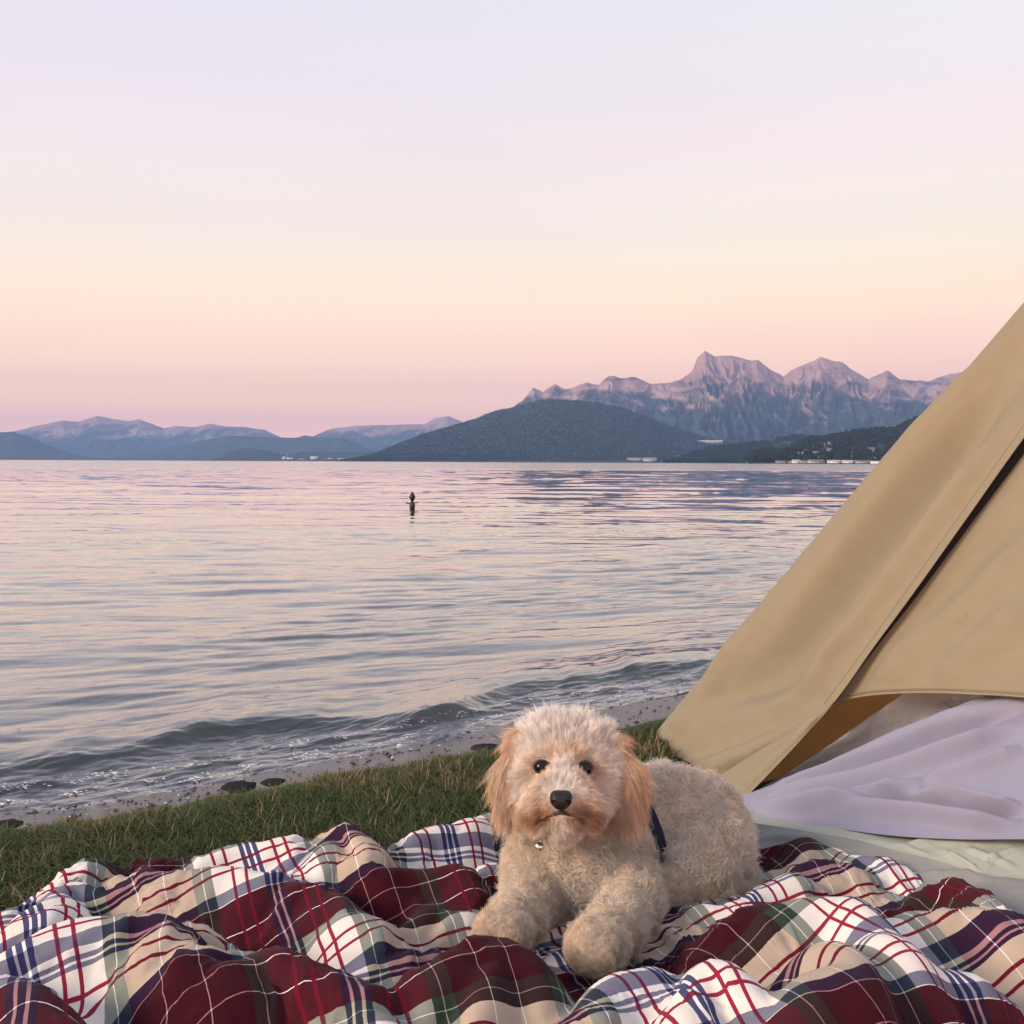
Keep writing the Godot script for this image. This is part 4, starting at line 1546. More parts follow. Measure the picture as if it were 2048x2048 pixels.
# Surface nets over tapered bones joined by a smooth minimum: positions, triangles and the bone nearest each vertex.
func nets(list: Array, cell: float, blend: float, carve := []) -> Dictionary:
	var lo := Vector3.ONE * 1e9
	var hi := -lo
	for b in list:
		for e in 2:
			var r: float = b[2 + e] + blend * 2.0
			lo = lo.min(b[e] - Vector3.ONE * r)
			hi = hi.max(b[e] + Vector3.ONE * r)
	var n := Vector3i(((hi - lo) / cell).ceil()) + Vector3i.ONE * 2
	var nx := n.x
	var nxy := n.x * n.y
	var f := PackedFloat32Array()
	f.resize(nxy * n.z)
	f.fill(1.0)
	var who := PackedInt32Array()
	who.resize(f.size())
	var own := PackedFloat32Array()
	own.resize(f.size())
	own.fill(9.0)
	for bi in list.size():
		var b: Array = list[bi]
		var a: Vector3 = b[0]
		var ab: Vector3 = b[1] - a
		var len2 := maxf(ab.length_squared(), 1e-9)
		var r0: float = b[2]
		var r1: float = b[3]
		var grow := maxf(r0, r1) + blend * 1.6 + cell * 2.0
		var c0 := Vector3i(((Vector3(b[0]).min(b[1]) - Vector3.ONE * grow - lo) / cell).floor()).clamp(Vector3i.ZERO, n - Vector3i.ONE)
		var c1 := Vector3i(((Vector3(b[0]).max(b[1]) + Vector3.ONE * grow - lo) / cell).ceil()).clamp(Vector3i.ZERO, n - Vector3i.ONE)
		for z in range(c0.z, c1.z + 1):
			for y in range(c0.y, c1.y + 1):
				var base := z * nxy + y * nx
				for x in range(c0.x, c1.x + 1):
					var p := lo + Vector3(x, y, z) * cell - a
					var t := clampf(p.dot(ab) / len2, 0.0, 1.0)
					var d := (p - ab * t).length() - lerpf(r0, r1, t)
					if d > grow:
						continue
					var k := base + x
					var g := f[k]
					var h := maxf(blend - absf(g - d), 0.0)
					f[k] = minf(g, d) - h * h / (4.0 * blend)
					if d < own[k]:
						own[k] = d
						who[k] = bi
	for c in carve:
		for k in f.size():
			var p := lo + Vector3(k % nx, (k / nx) % n.y, k / nxy) * cell
			f[k] = maxf(f[k], -bone_distance(p, c))
	var verts := PackedVector3Array()
	var region := PackedInt32Array()
	var cell_of := PackedInt32Array()
	cell_of.resize(f.size())
	cell_of.fill(-1)
	var corner := [0, 1, nx, nx + 1, nxy, nxy + 1, nxy + nx, nxy + nx + 1]
	var place: Array[Vector3] = [Vector3(0, 0, 0), Vector3(1, 0, 0), Vector3(0, 1, 0), Vector3(1, 1, 0), Vector3(0, 0, 1), Vector3(1, 0, 1), Vector3(0, 1, 1), Vector3(1, 1, 1)]
	var pairs := [[0, 1], [2, 3], [4, 5], [6, 7], [0, 2], [1, 3], [4, 6], [5, 7], [0, 4], [1, 5], [2, 6], [3, 7]]
	for z in n.z - 1:
		for y in n.y - 1:
			for x in n.x - 1:
				var k := z * nxy + y * nx + x
				if absf(f[k]) > cell * 2.5:
					continue
				var inside := 0
				for c in 8:
					if f[k + corner[c]] < 0.0:
						inside += 1
				if inside == 0 or inside == 8:
					continue
				var sum := Vector3.ZERO
				var count := 0
				for e in pairs:
					var fa := f[k + corner[e[0]]]
					var fb := f[k + corner[e[1]]]
					if (fa < 0.0) != (fb < 0.0):
						sum += place[e[0]].lerp(place[e[1]], fa / (fa - fb))
						count += 1
				cell_of[k] = verts.size()
				verts.append(lo + (Vector3(x, y, z) + sum / count) * cell)
				region.append(who[k])
	var tris := PackedInt32Array()
	for z in range(1, n.z - 1):
		for y in range(1, n.y - 1):
			for x in range(1, n.x - 1):
				var k := z * nxy + y * nx + x
				if absf(f[k]) > cell * 2.5:
					continue
				for axis in 3:
					var step: int = [1, nx, nxy][axis]
					if (f[k] < 0.0) == (f[k + step] < 0.0):
						continue
					var s: int = [nx, nxy, 1][axis]
					var t: int = [nxy, 1, nx][axis]
					var a := cell_of[k - s - t]
					var b := cell_of[k - t]
					var c := cell_of[k]
					var d := cell_of[k - s]
					if a < 0 or b < 0 or c < 0 or d < 0:
						continue
					if f[k] < 0.0:
						tris.append_array([a, c, b, a, d, c])
					else:
						tris.append_array([a, b, c, a, c, d])
	var normals := PackedVector3Array()
	normals.resize(verts.size())
	for i in range(0, tris.size(), 3):
		var m := (verts[tris[i + 2]] - verts[tris[i]]).cross(verts[tris[i + 1]] - verts[tris[i]])
		for q in 3:
			normals[tris[i + q]] += m
	for i in normals.size():
		normals[i] = normals[i].normalized()
	return {"v": verts, "i": tris, "n": normals, "who": region}


func net_mesh(d: Dictionary, col := PackedColorArray()) -> ArrayMesh:
	var arr := []
	arr.resize(Mesh.ARRAY_MAX)
	arr[Mesh.ARRAY_VERTEX] = d.v
	arr[Mesh.ARRAY_NORMAL] = d.n
	arr[Mesh.ARRAY_INDEX] = d.i
	if col.size():
		arr[Mesh.ARRAY_COLOR] = col
	var m := ArrayMesh.new()
	m.add_surface_from_arrays(Mesh.PRIMITIVE_TRIANGLES, arr)
	return m


# A lock of fur one unit long: hairs that start apart and gather towards the tip, waved or curled.
func lock(hairs: int, spread: float, gather: float, curl: float, turns: float, thick: float, seed_: int) -> ArrayMesh:
	var r := RandomNumberGenerator.new()
	r.seed = seed_
	var st := begin()
	var steps := 6
	var ph0 := r.randf() * TAU
	for k in hairs:
		var a := r.randf() * TAU
		var q := sqrt(r.randf()) * spread
		var root := Vector3(cos(a) * q, -0.12, sin(a) * q)
		var tall := r.randf_range(0.72, 1.12)
		var ph := ph0 + r.randf_range(-0.9, 0.9)
		var own := r.randf_range(0.7, 1.3) * curl
		var pts := PackedVector3Array()
		var rad := PackedFloat32Array()
		for s in steps + 1:
			var t := float(s) / steps
			var c := Vector3(cos(ph + t * turns * TAU), 0, sin(ph + t * turns * TAU)) - Vector3(cos(ph), 0, sin(ph))
			var p := Vector3(root.x, 0, root.z) * lerpf(1.0, gather, t) + c * own * smoothstep(0.0, 0.5, t)
			pts.append(Vector3(p.x, root.y + t * tall, p.z))
			rad.append(thick * lerpf(1.0, 0.22, t * t))
		tube(st, pts, rad, 3)
	return finish(st)


func build_dog() -> void:
	# trunk
	bone(1158, 1700, 1.535, 0.070, 1150, 1762, 1.51, 0.062, "chest")
	bone(1095, 1715, 1.52, 0.042, 1085, 1745, 1.51, 0.040, "chest")
	bone(1222, 1715, 1.52, 0.044, 1232, 1745, 1.51, 0.042, "chest")
	bone(1175, 1690, 1.56, 0.068, 1325, 1634, 1.63, 0.060, "body")
	bone(1325, 1634, 1.63, 0.060, 1392, 1644, 1.67, 0.056, "body")
	bone(1392, 1646, 1.67, 0.056, 1422, 1680, 1.66, 0.048, "body")
	bone(1412, 1690, 1.60, 0.054, 1372, 1730, 1.55, 0.043, "body")
	bone(1462, 1755, 1.585, 0.032, 1400, 1772, 1.535, 0.026, "leg")
	bone(1400, 1772, 1.535, 0.026, 1338, 1780, 1.50, 0.024, "paw")
	# fore legs, stretched towards the eye
	bone(1076, 1742, 1.505, 0.037, 1066, 1800, 1.46, 0.029, "leg")
	bone(1066, 1800, 1.46, 0.029, 1032, 1842, 1.37, 0.021, "leg")
	bone(1032, 1842, 1.37, 0.021, 1008, 1864, 1.31, 0.026, "paw")
	bone(1243, 1748, 1.505, 0.038, 1262, 1806, 1.45, 0.030, "leg")
	bone(1262, 1806, 1.45, 0.030, 1226, 1860, 1.34, 0.022, "leg")
	bone(1226, 1860, 1.34, 0.022, 1197, 1890, 1.275, 0.028, "paw")
	for x in [-24.0, -8.5, 8.5, 24.0]:
		bone(1192 + x * 0.8, 1888, 1.28, 0.012, 1184 + x, 1904 - absf(x) * 0.3, 1.246, 0.0115, "toe")
		bone(1006 + x * 0.8, 1862, 1.31, 0.011, 997 + x, 1876 - absf(x) * 0.3, 1.28, 0.011, "toe")
		bone(1340, 1776 + x * 0.4, 1.50, 0.010, 1324, 1784 + x * 0.45, 1.49, 0.009, "toe")
	# neck and head
	bone(1132, 1600, 1.53, 0.052, 1152, 1690, 1.535, 0.064, "chest")
	bone(1088, 1524, 1.487, 0.043, 1170, 1524, 1.487, 0.043, "top")
	bone(1116, 1512, 1.495, 0.046, 1142, 1512, 1.495, 0.046, "top")
	bone(1086, 1570, 1.465, 0.036, 1095, 1590, 1.46, 0.034, "cheek")
	bone(1172, 1570, 1.465, 0.036, 1165, 1590, 1.46, 0.034, "cheek")
	bone(1126, 1555, 1.445, 0.036, 1123, 1606, 1.385, 0.024, "nosebridge")
	bone(1104, 1608, 1.398, 0.022, 1086, 1626, 1.405, 0.017, "muzzle")
	bone(1143, 1608, 1.398, 0.022, 1162, 1626, 1.405, 0.017, "muzzle")
	bone(1123, 1640, 1.405, 0.018, 1124, 1652, 1.42, 0.019, "chin")
	# ears
	bone(1046, 1488, 1.49, 0.013, 1018, 1545, 1.475, 0.012, "ear")
	bone(1018, 1545, 1.475, 0.012, 1020, 1606, 1.462, 0.014, "ear")
	bone(1224, 1490, 1.49, 0.014, 1255, 1550, 1.475, 0.015, "ear")
	bone(1255, 1550, 1.475, 0.015, 1254, 1608, 1.462, 0.016, "ear")
	var foot := at(1170, 1790, 1.48)
	foot.y = BED
	var dog := thing("dog", "small cream curly dog with apricot ears lying on the plaid blanket", "dog", foot)
	var body := nets(bones, 0.0055, 0.022)
	var tint := PackedColorArray()
	for k in body.v.size():
		tint.append(coat_color(bones[body.who[k]][4], body.v[k]))
	var skin := plain(Color(1, 1, 1), 0.95, 0.1)
	skin.vertex_color_use_as_albedo = true
	put("body", net_mesh(body, tint), skin, dog).position = -foot
	var eyes := [at(1083.5, 1534, 1.424), at(1169.5, 1536, 1.424)]
	var nose := at(1122, 1600, 1.352)
	fur(dog, foot, body, eyes, nose)
	# eyes: dark glossy balls with black rims
	for e: Vector3 in eyes:
		var ball := SphereMesh.new()
		ball.radius = 0.0105
		ball.height = 0.0210
		var dark := plain(Color(0.008, 0.005, 0.0035), 0.04, 0.38)
		put("eye", ball, dark, dog).position = e - foot
		var st := begin()
		var ring := PackedVector3Array()
		var rad := PackedFloat32Array()
		var face := (EYE - e).normalized()
		var side := face.cross(Vector3.UP).normalized()
		var up := side.cross(face)
		for k in 21:
			var t := TAU * k / 20.0
			ring.append(e + face * 0.0052 + (side * cos(t) * 1.08 + up * sin(t) * 0.90) * 0.0096)
			rad.append(0.0017)
		tube(st, ring, rad, 6)
		put("eyelid", finish(st), mat_of("eyelid", Color(0.02, 0.013, 0.010), 0.5), dog).position = -foot
	# nose leather with nostrils
	var k := func(x: float, y: float, d: float) -> Vector3: return at(x, y, d)
	var pad := nets([
		[k.call(1112, 1593, 1.357), k.call(1132, 1593, 1.357), 0.0080, 0.0080, ""],
		[k.call(1114, 1600, 1.352), k.call(1130, 1600, 1.352), 0.0080, 0.0080, ""],
		[k.call(1119, 1609, 1.354), k.call(1125, 1609, 1.354), 0.0070, 0.0070, ""],
		[k.call(1111, 1603, 1.356), k.call(1133, 1603, 1.356), 0.0056, 0.0056, ""]], 0.0011, 0.004, [
		[k.call(1110, 1604, 1.343), k.call(1104, 1607, 1.352), 0.0026, 0.0018, ""],
		[k.call(1134, 1604, 1.343), k.call(1140, 1607, 1.352), 0.0026, 0.0018, ""],
		[k.call(1122, 1604, 1.3405), k.call(1122, 1618, 1.344), 0.0008, 0.0010, ""]])
	var leather := plain(Color(0.012, 0.011, 0.012), 0.36, 0.4)
	leather.normal_enabled = true
	leather.normal_texture = bump_tex(611, 0.12, 3, 8.0, 256)
	leather.normal_scale = 0.5
	leather.uv1_triplanar = true
	leather.uv1_scale = Vector3.ONE * 40.0
	put("nose", net_mesh(pad), leather, dog).position = -foot
	var st := begin()
	var lip := PackedVector3Array()
	var rad := PackedFloat32Array()
	for p in [[1088, 1634, 1.377], [1100, 1630, 1.368], [1112, 1627, 1.360], [1122, 1624, 1.355], [1133, 1627, 1.360], [1146, 1630, 1.368], [1158, 1635, 1.377]]:
		lip.append(at(p[0], p[1], p[2]))
		rad.append(0.0016 if lip.size() in [1, 7] else 0.0026)
	tube(st, lip, rad, 8)
	put("mouth", finish(st), mat_of("lip", Color(0.025, 0.014, 0.013), 0.5), dog).position = -foot
	st = begin()
	tube(st, PackedVector3Array([at(1122, 1614, 1.352), at(1122, 1620, 1.353), at(1122, 1625, 1.355)]), PackedFloat32Array([0.0014, 0.0012, 0.0014]), 6)
	put("lip_cleft", finish(st), mat_of("lip", Color(0.025, 0.014, 0.013), 0.5), dog).position = -foot
	# harness strap round the trunk, and the collar with its tag
	var cloth_navy := plain(Color(0.012, 0.014, 0.035), 0.8, 0.3)
	var harness := thing("harness", "navy dog harness strap with small white dots behind the shoulder", "harness", at(1300, 1700, 1.52))
	var centre := at(1252, 1672, 1.595)
	var ax := (at(1330, 1632, 1.63) - at(1175, 1690, 1.56)).normalized()
	var e1 := ax.cross(Vector3.UP).normalized()
	var e2 := e1.cross(ax).normalized()
	var band := PackedVector3Array()
	var bw := 0.0085
	for s in 2:
		for q in 65:
			var t := TAU * q / 64.0
			var out := e1 * cos(t) + e2 * sin(t)
			band.append(centre + out * 0.0880 + ax * bw * (1.0 if s == 1 else -1.0))
	put("strap", grid_mesh(band, 65, 2, PackedVector2Array(), PackedColorArray(), 0.003), cloth_navy, harness).position = -harness.position
	var dot := SphereMesh.new()
	dot.radius = 0.0008
	dot.height = 0.0016
	dot.radial_segments = 8
	dot.rings = 4
	for q in 40:
		var t := TAU * q / 40.0
		var out := e1 * cos(t) + e2 * sin(t)
		put("dot", dot, mat_of("harness_dot", Color(0.6, 0.6, 0.62), 0.6), harness).position = centre + out * 0.0897 + ax * bw * (0.75 if q % 2 else -0.75) - harness.position
	var collar := thing("collar", "silver chain collar with a round tag under the dog's chin", "collar", at(1084, 1684, 1.44))
	var silver := plain(Color(0.75, 0.74, 0.73), 0.18, 0.5)
	silver.metallic = 1.0
	var bead := SphereMesh.new()
	bead.radius = 0.0028
	bead.height = 0.0056
	bead.radial_segments = 10
	bead.rings = 6
	for p in [[1070, 1672, 1.455], [1101, 1683, 1.432], [1112, 1684, 1.428], [1129, 1680, 1.428], [1138, 1677, 1.43], [1147, 1674, 1.432], [1090, 1681, 1.437], [1122, 1683, 1.427]]:
		put("bead", bead, silver, collar).position = at(p[0], p[1], p[2]) - collar.position
	st = begin()
	var hoop := PackedVector3Array()
	rad = PackedFloat32Array()
	for q in 17:
		var t := TAU * q / 16.0
		hoop.append(at(1075, 1681, 1.432) + Vector3(cos(t) * 0.0042, sin(t) * 0.0055, 0))
		rad.append(0.0011)
	tube(st, hoop, rad, 6)
	put("ring", finish(st), silver, collar).position = -collar.position
	st = begin()
	lathe(st, PackedVector2Array([Vector2(0, -0.0008), Vector2(0.0052, -0.0008), Vector2(0.0058, 0), Vector2(0.0052, 0.0008), Vector2(0, 0.0008)]), 20)
	var disc := put("tag", finish(st), silver, collar)
	disc.position = at(1080, 1693, 1.428) - collar.position
	disc.rotation = Vector3(1.2, 0.3, 0.25)


# Colour of the coat at a point: cream, with apricot ears, muzzle sides, eye surrounds and paws.
func coat_color(coat: String, p: Vector3) -> Color:
	var q := pixel(p)
	var c := CREAM
	match coat:
		"top":
			c = TOP
		"cheek", "nosebridge", "chin":
			c = TOP.lerp(CREAM, 0.35)
		"muzzle":
			c = TOP.lerp(TAN, 0.45)
		"ear":
			c = TAN
		"leg":
			c = CREAM.lerp(PAW, 0.45)
		"paw", "toe":
			c = PAW.lerp(CREAM, 0.15)
		"chest":
			c = CREAM
	if coat in ["top", "cheek", "nosebridge", "muzzle", "chin"]:
		for e: Vector2 in [Vector2(1083, 1534), Vector2(1170, 1536)]:
			var d := (q - e) / Vector2(34, 30)
			c = c.lerp(TAN, clampf(1.15 - d.length() * 0.95, 0.0, 0.75))
			var under: Vector2 = (q - e - Vector2(0.0, 26.0)) / Vector2(26, 24)
			c = c.lerp(TAN, clampf(1.0 - under.length(), 0.0, 0.55))
			c = c.lerp(BROWN, clampf(1.6 - (q - e).length() / 13.5, 0.0, 0.75))
		var brow := (q - Vector2(1126, 1506)) / Vector2(52, 18)
		c = c.lerp(TAN, clampf(1.0 - brow.length(), 0.0, 0.5))
		var bridge := (q - Vector2(1124, 1555)) / Vector2(22, 36)
		c = c.lerp(TOP, clampf(1.3 - bridge.length() * 1.2, 0.0, 0.8))
		for s in [-1.0, 1.0]:
			var m := (q - Vector2(1124 + s * 36.0, 1620)) / Vector2(30, 34)
			c = c.lerp(TAN, clampf(1.1 - m.length(), 0.0, 0.6))
			var dark := (q - Vector2(1124 + s * 40.0, 1631)) / Vector2(32, 20)
			c = c.lerp(BROWN, clampf(1.3 - dark.length(), 0.0, 0.9))
		var chin := (q - Vector2(1124, 1655)) / Vector2(34, 18)
		c = c.lerp(TOP.lerp(CREAM, 0.4), clampf(1.2 - chin.length(), 0.0, 0.9))
	return c


func fur(dog: Node3D, foot: Vector3, body: Dictionary, eyes: Array, nose: Vector3) -> void:
	var v: PackedVector3Array = body.v
	var n: PackedVector3Array = body.n
	var tri: PackedInt32Array = body.i
	var who: PackedInt32Array = body.who
	var tone := noise(601, 55.0, 2)
	var swirl := noise(602, 42.0, 2)
	var shade := noise(603, 16.0, 2)
	var hair := plain(Color(1, 1, 1), 0.75, 0.3)
	hair.vertex_color_use_as_albedo = true
	hair.rim_enabled = true
	hair.rim = 1.0
	hair.rim_tint = 0.6
	hair.backlight_enabled = true
	hair.backlight = Color(0.9, 0.9, 0.9)
	var kinds := {
		"curl": [lock(16, 0.44, 0.5, 0.20, 0.85, 0.019, 1), lock(15, 0.42, 0.5, 0.26, 1.1, 0.019, 2), lock(16, 0.46, 0.45, 0.17, 0.7, 0.018, 3)],
		"short": [lock(12, 0.42, 0.6, 0.06, 0.5, 0.022, 4), lock(12, 0.38, 0.55, 0.08, 0.6, 0.022, 5)],
		"long": [lock(12, 0.17, 0.5, 0.05, 0.6, 0.011, 6), lock(12, 0.16, 0.6, 0.07, 0.8, 0.011, 7)],
	}
	var spots := {}
	var colors := {}
	for k in kinds:
		for i in kinds[k].size():
			var empty: Array[Transform3D] = []
			spots[k + str(i)] = empty
			colors[k + str(i)] = PackedColorArray()
	var r := RandomNumberGenerator.new()
	r.seed = 77
	var head := at(1126, 1560, 1.44)
	var strap_at := at(1252, 1672, 1.595)
	var strap_way := (at(1330, 1632, 1.63) - at(1175, 1690, 1.56)).normalized()
	for t in range(0, tri.size(), 3):
		var a := v[tri[t]]
		var b := v[tri[t + 1]]
		var c := v[tri[t + 2]]
		var coat: String = bones[who[tri[t]]][4]
		var area := (b - a).cross(c - a).length() * 0.5
		var face: bool = coat in ["top", "cheek", "nosebridge", "muzzle", "chin"]
		var dens := 330000.0 if face else 230000.0 if coat == "ear" else 260000.0 if coat in ["toe", "paw"] else 160000.0
		var want := area * dens
		var count := int(want) + (1 if r.randf() < want - int(want) else 0)
		for s in count:
			var u := sqrt(r.randf())
			var w := r.randf()
			var p := a * (1 - u) + b * (u * (1 - w)) + c * (u * w)
			var up := (n[tri[t]] + n[tri[t + 1]] + n[tri[t + 2]]).normalized()
			# fur that nobody can see lies behind the dog or under it
			if up.dot((EYE - p).normalized()) < -0.45:
				continue
			var de := minf(p.distance_to(eyes[0]), p.distance_to(eyes[1]))
			var dn := p.distance_to(nose)
			var q := pixel(p)
			if de < 0.0135 or dn < 0.0155 and up.z > 0.2:
				continue
			if face and absf(q.x - 1123.0) < 36.0 and absf(q.y - 1629.0 - absf(q.x - 1123.0) * 0.12) < 5.5 and up.z > 0.0:
				continue
			if coat in ["body", "chest"] and absf((p - strap_at).dot(strap_way)) < 0.011:
				continue
			var kind := "curl"
			var tall := 0.023
			var wide := 0.0205
			var lean := 0.35
			var flow := Vector3(0.25, -0.8, 0.0)
			var mess := 0.75
			match coat:
				"top":
					kind = "long"
					flow = (p - head) * Vector3(1.0, 1.0, 0.5)
					flow = flow.normalized()
					var high := smooth01((1510.0 - q.y) / 60.0)
					flow = flow.lerp(Vector3(flow.x * 1.5, 0.75, -0.5), 0.55)
					tall = lerpf(0.014, 0.020, high) * r.randf_range(0.75, 1.35)
					lean = lerpf(1.5, 0.75, high)
					mess = lerpf(0.25, 0.75, high)
					wide = tall
					if high < 0.2:
						kind = "short"
						wide = 0.011
						tall = 0.012
				"cheek":
					kind = "long"
					flow = ((p - nose) * Vector3(1, 1, 0.3)).normalized() + Vector3(0, -0.5, 0)
					tall = 0.020
					wide = 0.017
					lean = 1.0
					mess = 0.3
				"nosebridge":
					kind = "short"
					flow = ((p - nose) * Vector3(1, 1, 0.2)).normalized()
					tall = clampf((dn - 0.012) * 0.5, 0.006, 0.013)
					wide = 0.009
					lean = 1.1
					mess = 0.25
				"muzzle":
					kind = "long"
					flow = Vector3(signf(q.x - 1123.0) * 1.2, -0.65, 0.25)
					var out := clampf((absf(q.x - 1123.0) - 8.0) / 30.0, 0.0, 1.0)
					tall = lerpf(0.008, 0.021, out)
					wide = lerpf(0.010, 0.018, out)
					lean = 1.3
					mess = 0.25
				"chin":
					kind = "short"
					flow = Vector3(0, -1, 0.2)
					tall = 0.012
					wide = 0.010
					lean = 0.9
					mess = 0.3
				"ear":
					kind = "long"
					var side := signf(q.x - 1135.0)
					flow = Vector3(side * 0.10, -1.0, 0.0)
					tall = 0.029
					wide = 0.022
					lean = 2.6
					mess = 0.28
				"leg":
					flow = Vector3(-0.2, -0.7, 0.5)
					tall = 0.018
					wide = 0.0165
				"paw":
					flow = Vector3(-0.1, -0.5, 0.6)
					tall = 0.011
					wide = 0.0115
					lean = 0.6
				"toe":
					flow = Vector3(-0.1, -0.4, 0.8)
					tall = 0.0075
					wide = 0.0095
					lean = 0.6
			if de < 0.021:
				tall *= 0.5
				wide *= 0.75
				lean *= 1.5
			var m := Vector3(swirl.get_noise_3dv(p), swirl.get_noise_3dv(p + Vector3(3, 0, 0)), swirl.get_noise_3dv(p + Vector3(0, 5, 0)))
			var jit := Vector3(r.randfn(), r.randfn(), r.randfn()) * 0.16
			var dir := (up + flow * lean + m * mess * 1.8 + jit * mess * 1.3).normalized()
			if dir.dot(up) < 0.12:
				dir = (dir + up * (0.12 - dir.dot(up))).normalized()
			var x := dir.cross(Vector3(r.randfn(), r.randfn(), r.randfn())).normalized()
			var z := x.cross(dir)
			var f := r.randf_range(0.75, 1.2)
			if r.randf() < 0.12 and de > 0.032 and dn > 0.03:
				tall *= r.randf_range(1.1, 1.35) if coat == "top" else r.randf_range(1.25, 1.7) if coat == "ear" else r.randf_range(1.1, 1.4)   # flyaway locks
			var base := Basis(x * wide * f, dir * tall * f, z * wide * f)
			var key := kind + str(r.randi() % kinds[kind].size())
			var origin := p - up * 0.001
			if origin.y < 0.02:
				continue
			spots[key].append(Transform3D(base, origin - foot))
			var col := coat_color(coat, p)
			col = col.lerp(TAN, clampf(shade.get_noise_3dv(p) * 0.8, 0.0, 0.35)) if not face else col
			var g := 1.0 + 0.22 * tone.get_noise_3dv(p) + r.randf_range(-0.07, 0.07)
			if coat == "ear":
				col = col.lerp(CREAM, clampf(0.25 + tone.get_noise_3dv(p * 0.6) * 0.9, 0.0, 0.6)) if r.randf() < 0.55 else col.lerp(BROWN, r.randf() * 0.45)
			colors[key].append(Color(col.r * g, col.g * g, col.b * g))
	for k in kinds:
		for i in kinds[k].size():
			var key: String = k + str(i)
			if spots[key].size():
				put_many("fur", kinds[k][i], hair, spots[key], colors[key], dog)


# ---------------------------------------------------------------- grass
func blade_tuft(seed_: int, blades: int, tall: float, dry: float) -> ArrayMesh:
	var r := RandomNumberGenerator.new()
	r.seed = seed_
	var st := SurfaceTool.new()
	st.begin(Mesh.PRIMITIVE_TRIANGLES)
	for k in blades:
		var a := r.randf() * TAU
		var dir := Vector3(cos(a), 0, sin(a))
		var side := Vector3(-dir.z, 0, dir.x)
		var root := Vector3(r.randfn() * 0.011, 0, r.randfn() * 0.011)
		var h := tall * r.randf_range(0.5, 1.15)
		var bow := r.randf_range(0.25, 1.5)
		var w := r.randf_range(0.0009, 0.0018)
		var straw := r.randf() < dry
		var c := Color(0.20, 0.155, 0.085) if straw else Color(0.040, 0.068, 0.020).lerp(Color(0.098, 0.130, 0.042), r.randf())
		var rows := []
		for s in 5:
			var t := s / 4.0
			var p := root + Vector3.UP * h * (t - 0.28 * bow * t * t) + dir * h * bow * 0.75 * t * t
			var ww := w * (1.0 - t * t * 0.92)
			rows.append([p - side * ww, p + side * ww + Vector3.UP * ww * 0.5, c.lerp(Color(0.16, 0.14, 0.06), t * t * r.randf() * 0.4)])
		for s in 4:
			for e in [[s, 0], [s, 1], [s + 1, 0], [s, 1], [s + 1, 1], [s + 1, 0]]:
				st.set_color(rows[e[0]][2])
				st.add_vertex(rows[e[0]][e[1]])
	st.generate_normals()
	return st.commit()


func build_grass() -> void:
	var m := plain(Color(1, 1, 1), 0.6, 0.35)
	m.vertex_color_use_as_albedo = true
	m.backlight_enabled = true
	m.backlight = Color(0.5, 0.5, 0.4)
	var tufts := [blade_tuft(1, 10, 0.033, 0.02), blade_tuft(2, 9, 0.042, 0.04), blade_tuft(3, 9, 0.027, 0.25), blade_tuft(4, 5, 0.048, 0.7)]
	var edge := PackedVector2Array()
	for p in blanket_edge():
		var w := on_level(p.x, p.y, 0.03)
		edge.append(Vector2(w.x, w.z))
	var patch := noise(701, 2.2, 3)
	var spots := []
	var tint := []
	for k in tufts.size():
		var empty: Array[Transform3D] = []
		spots.append(empty)
		tint.append(PackedColorArray())
	var r := RandomNumberGenerator.new()
	r.seed = 5
	for k in 185000:
		var th := deg_to_rad(r.randf_range(-50.0, 42.0))
		var far := shore(grass_edge, th) * 0.962 + patch.get_noise_1d(th * 30.0) * 0.05 + patch.get_noise_1d(th * 130.0) * 0.035
		var d := lerpf(0.95, far, sqrt(r.randf()))
		var x := sin(th) * d
		var z := -cos(th) * d
		var lim := curve_y(edge, x)
		if z > lim + 0.05 and x > -0.95 and x < 1.05:
			continue
		if x > 0.26 and z > -2.0:
			continue
		# the tent stands on its sheet
		if x > 0.33 and z > -2.44 - (x - 0.33) * 0.62 and z < -1.5 and x - 0.33 > (z + 2.44) * -0.9:
			continue
		var near_edge := smooth01((far - d) / 0.10)
		var s := r.randf_range(0.65, 1.2) * lerpf(0.55, 1.0, near_edge)
		var f := patch.get_noise_2d(x, z)
		var kind := 3 if r.randf() < 0.025 + 0.10 * maxf(f, 0.0) else 2 if r.randf() < 0.2 + 0.6 * f else r.randi() % 2
		spots[kind].append(Transform3D(Basis(Vector3.UP, r.randf() * TAU).scaled(Vector3(s, s * r.randf_range(0.8, 1.2), s)), Vector3(x, -0.003, z)))
		var g := 0.85 + 0.3 * f + r.randf_range(-0.15, 0.15)
		tint[kind].append(Color(g * (1.0 + 0.25 * maxf(f, 0.0)), g, g * 0.95))
	for k in tufts.size():
		var o := put_many("grass", tufts[k], m, spots[k], tint[k])
		tag(o, ["short green grass of the lawn", "longer green grass of the lawn", "half dry grass mixed into the lawn", "dry straw coloured grass in the lawn"][k], "", "", "stuff")


# ---------------------------------------------------------------- small things
func stone_mesh(seed_: int, flat: float) -> ArrayMesh:
	var s := SphereMesh.new()
	s.radial_segments = 14
	s.rings = 8
	s.radius = 1.0
	s.height = 2.0
	var a := s.get_mesh_arrays()
	var v: PackedVector3Array = a[Mesh.ARRAY_VERTEX]
	var n := noise(seed_, 0.9, 3)
	for k in v.size():
		v[k] = v[k] * (1.0 + 0.35 * n.get_noise_3dv(v[k])) * Vector3(1, flat, 1)
	var st := SurfaceTool.new()
	a[Mesh.ARRAY_VERTEX] = v
	var m := ArrayMesh.new()
	m.add_surface_from_arrays(Mesh.PRIMITIVE_TRIANGLES, a)
	st.create_from(m, 0)
	st.generate_normals()
	return st.commit()


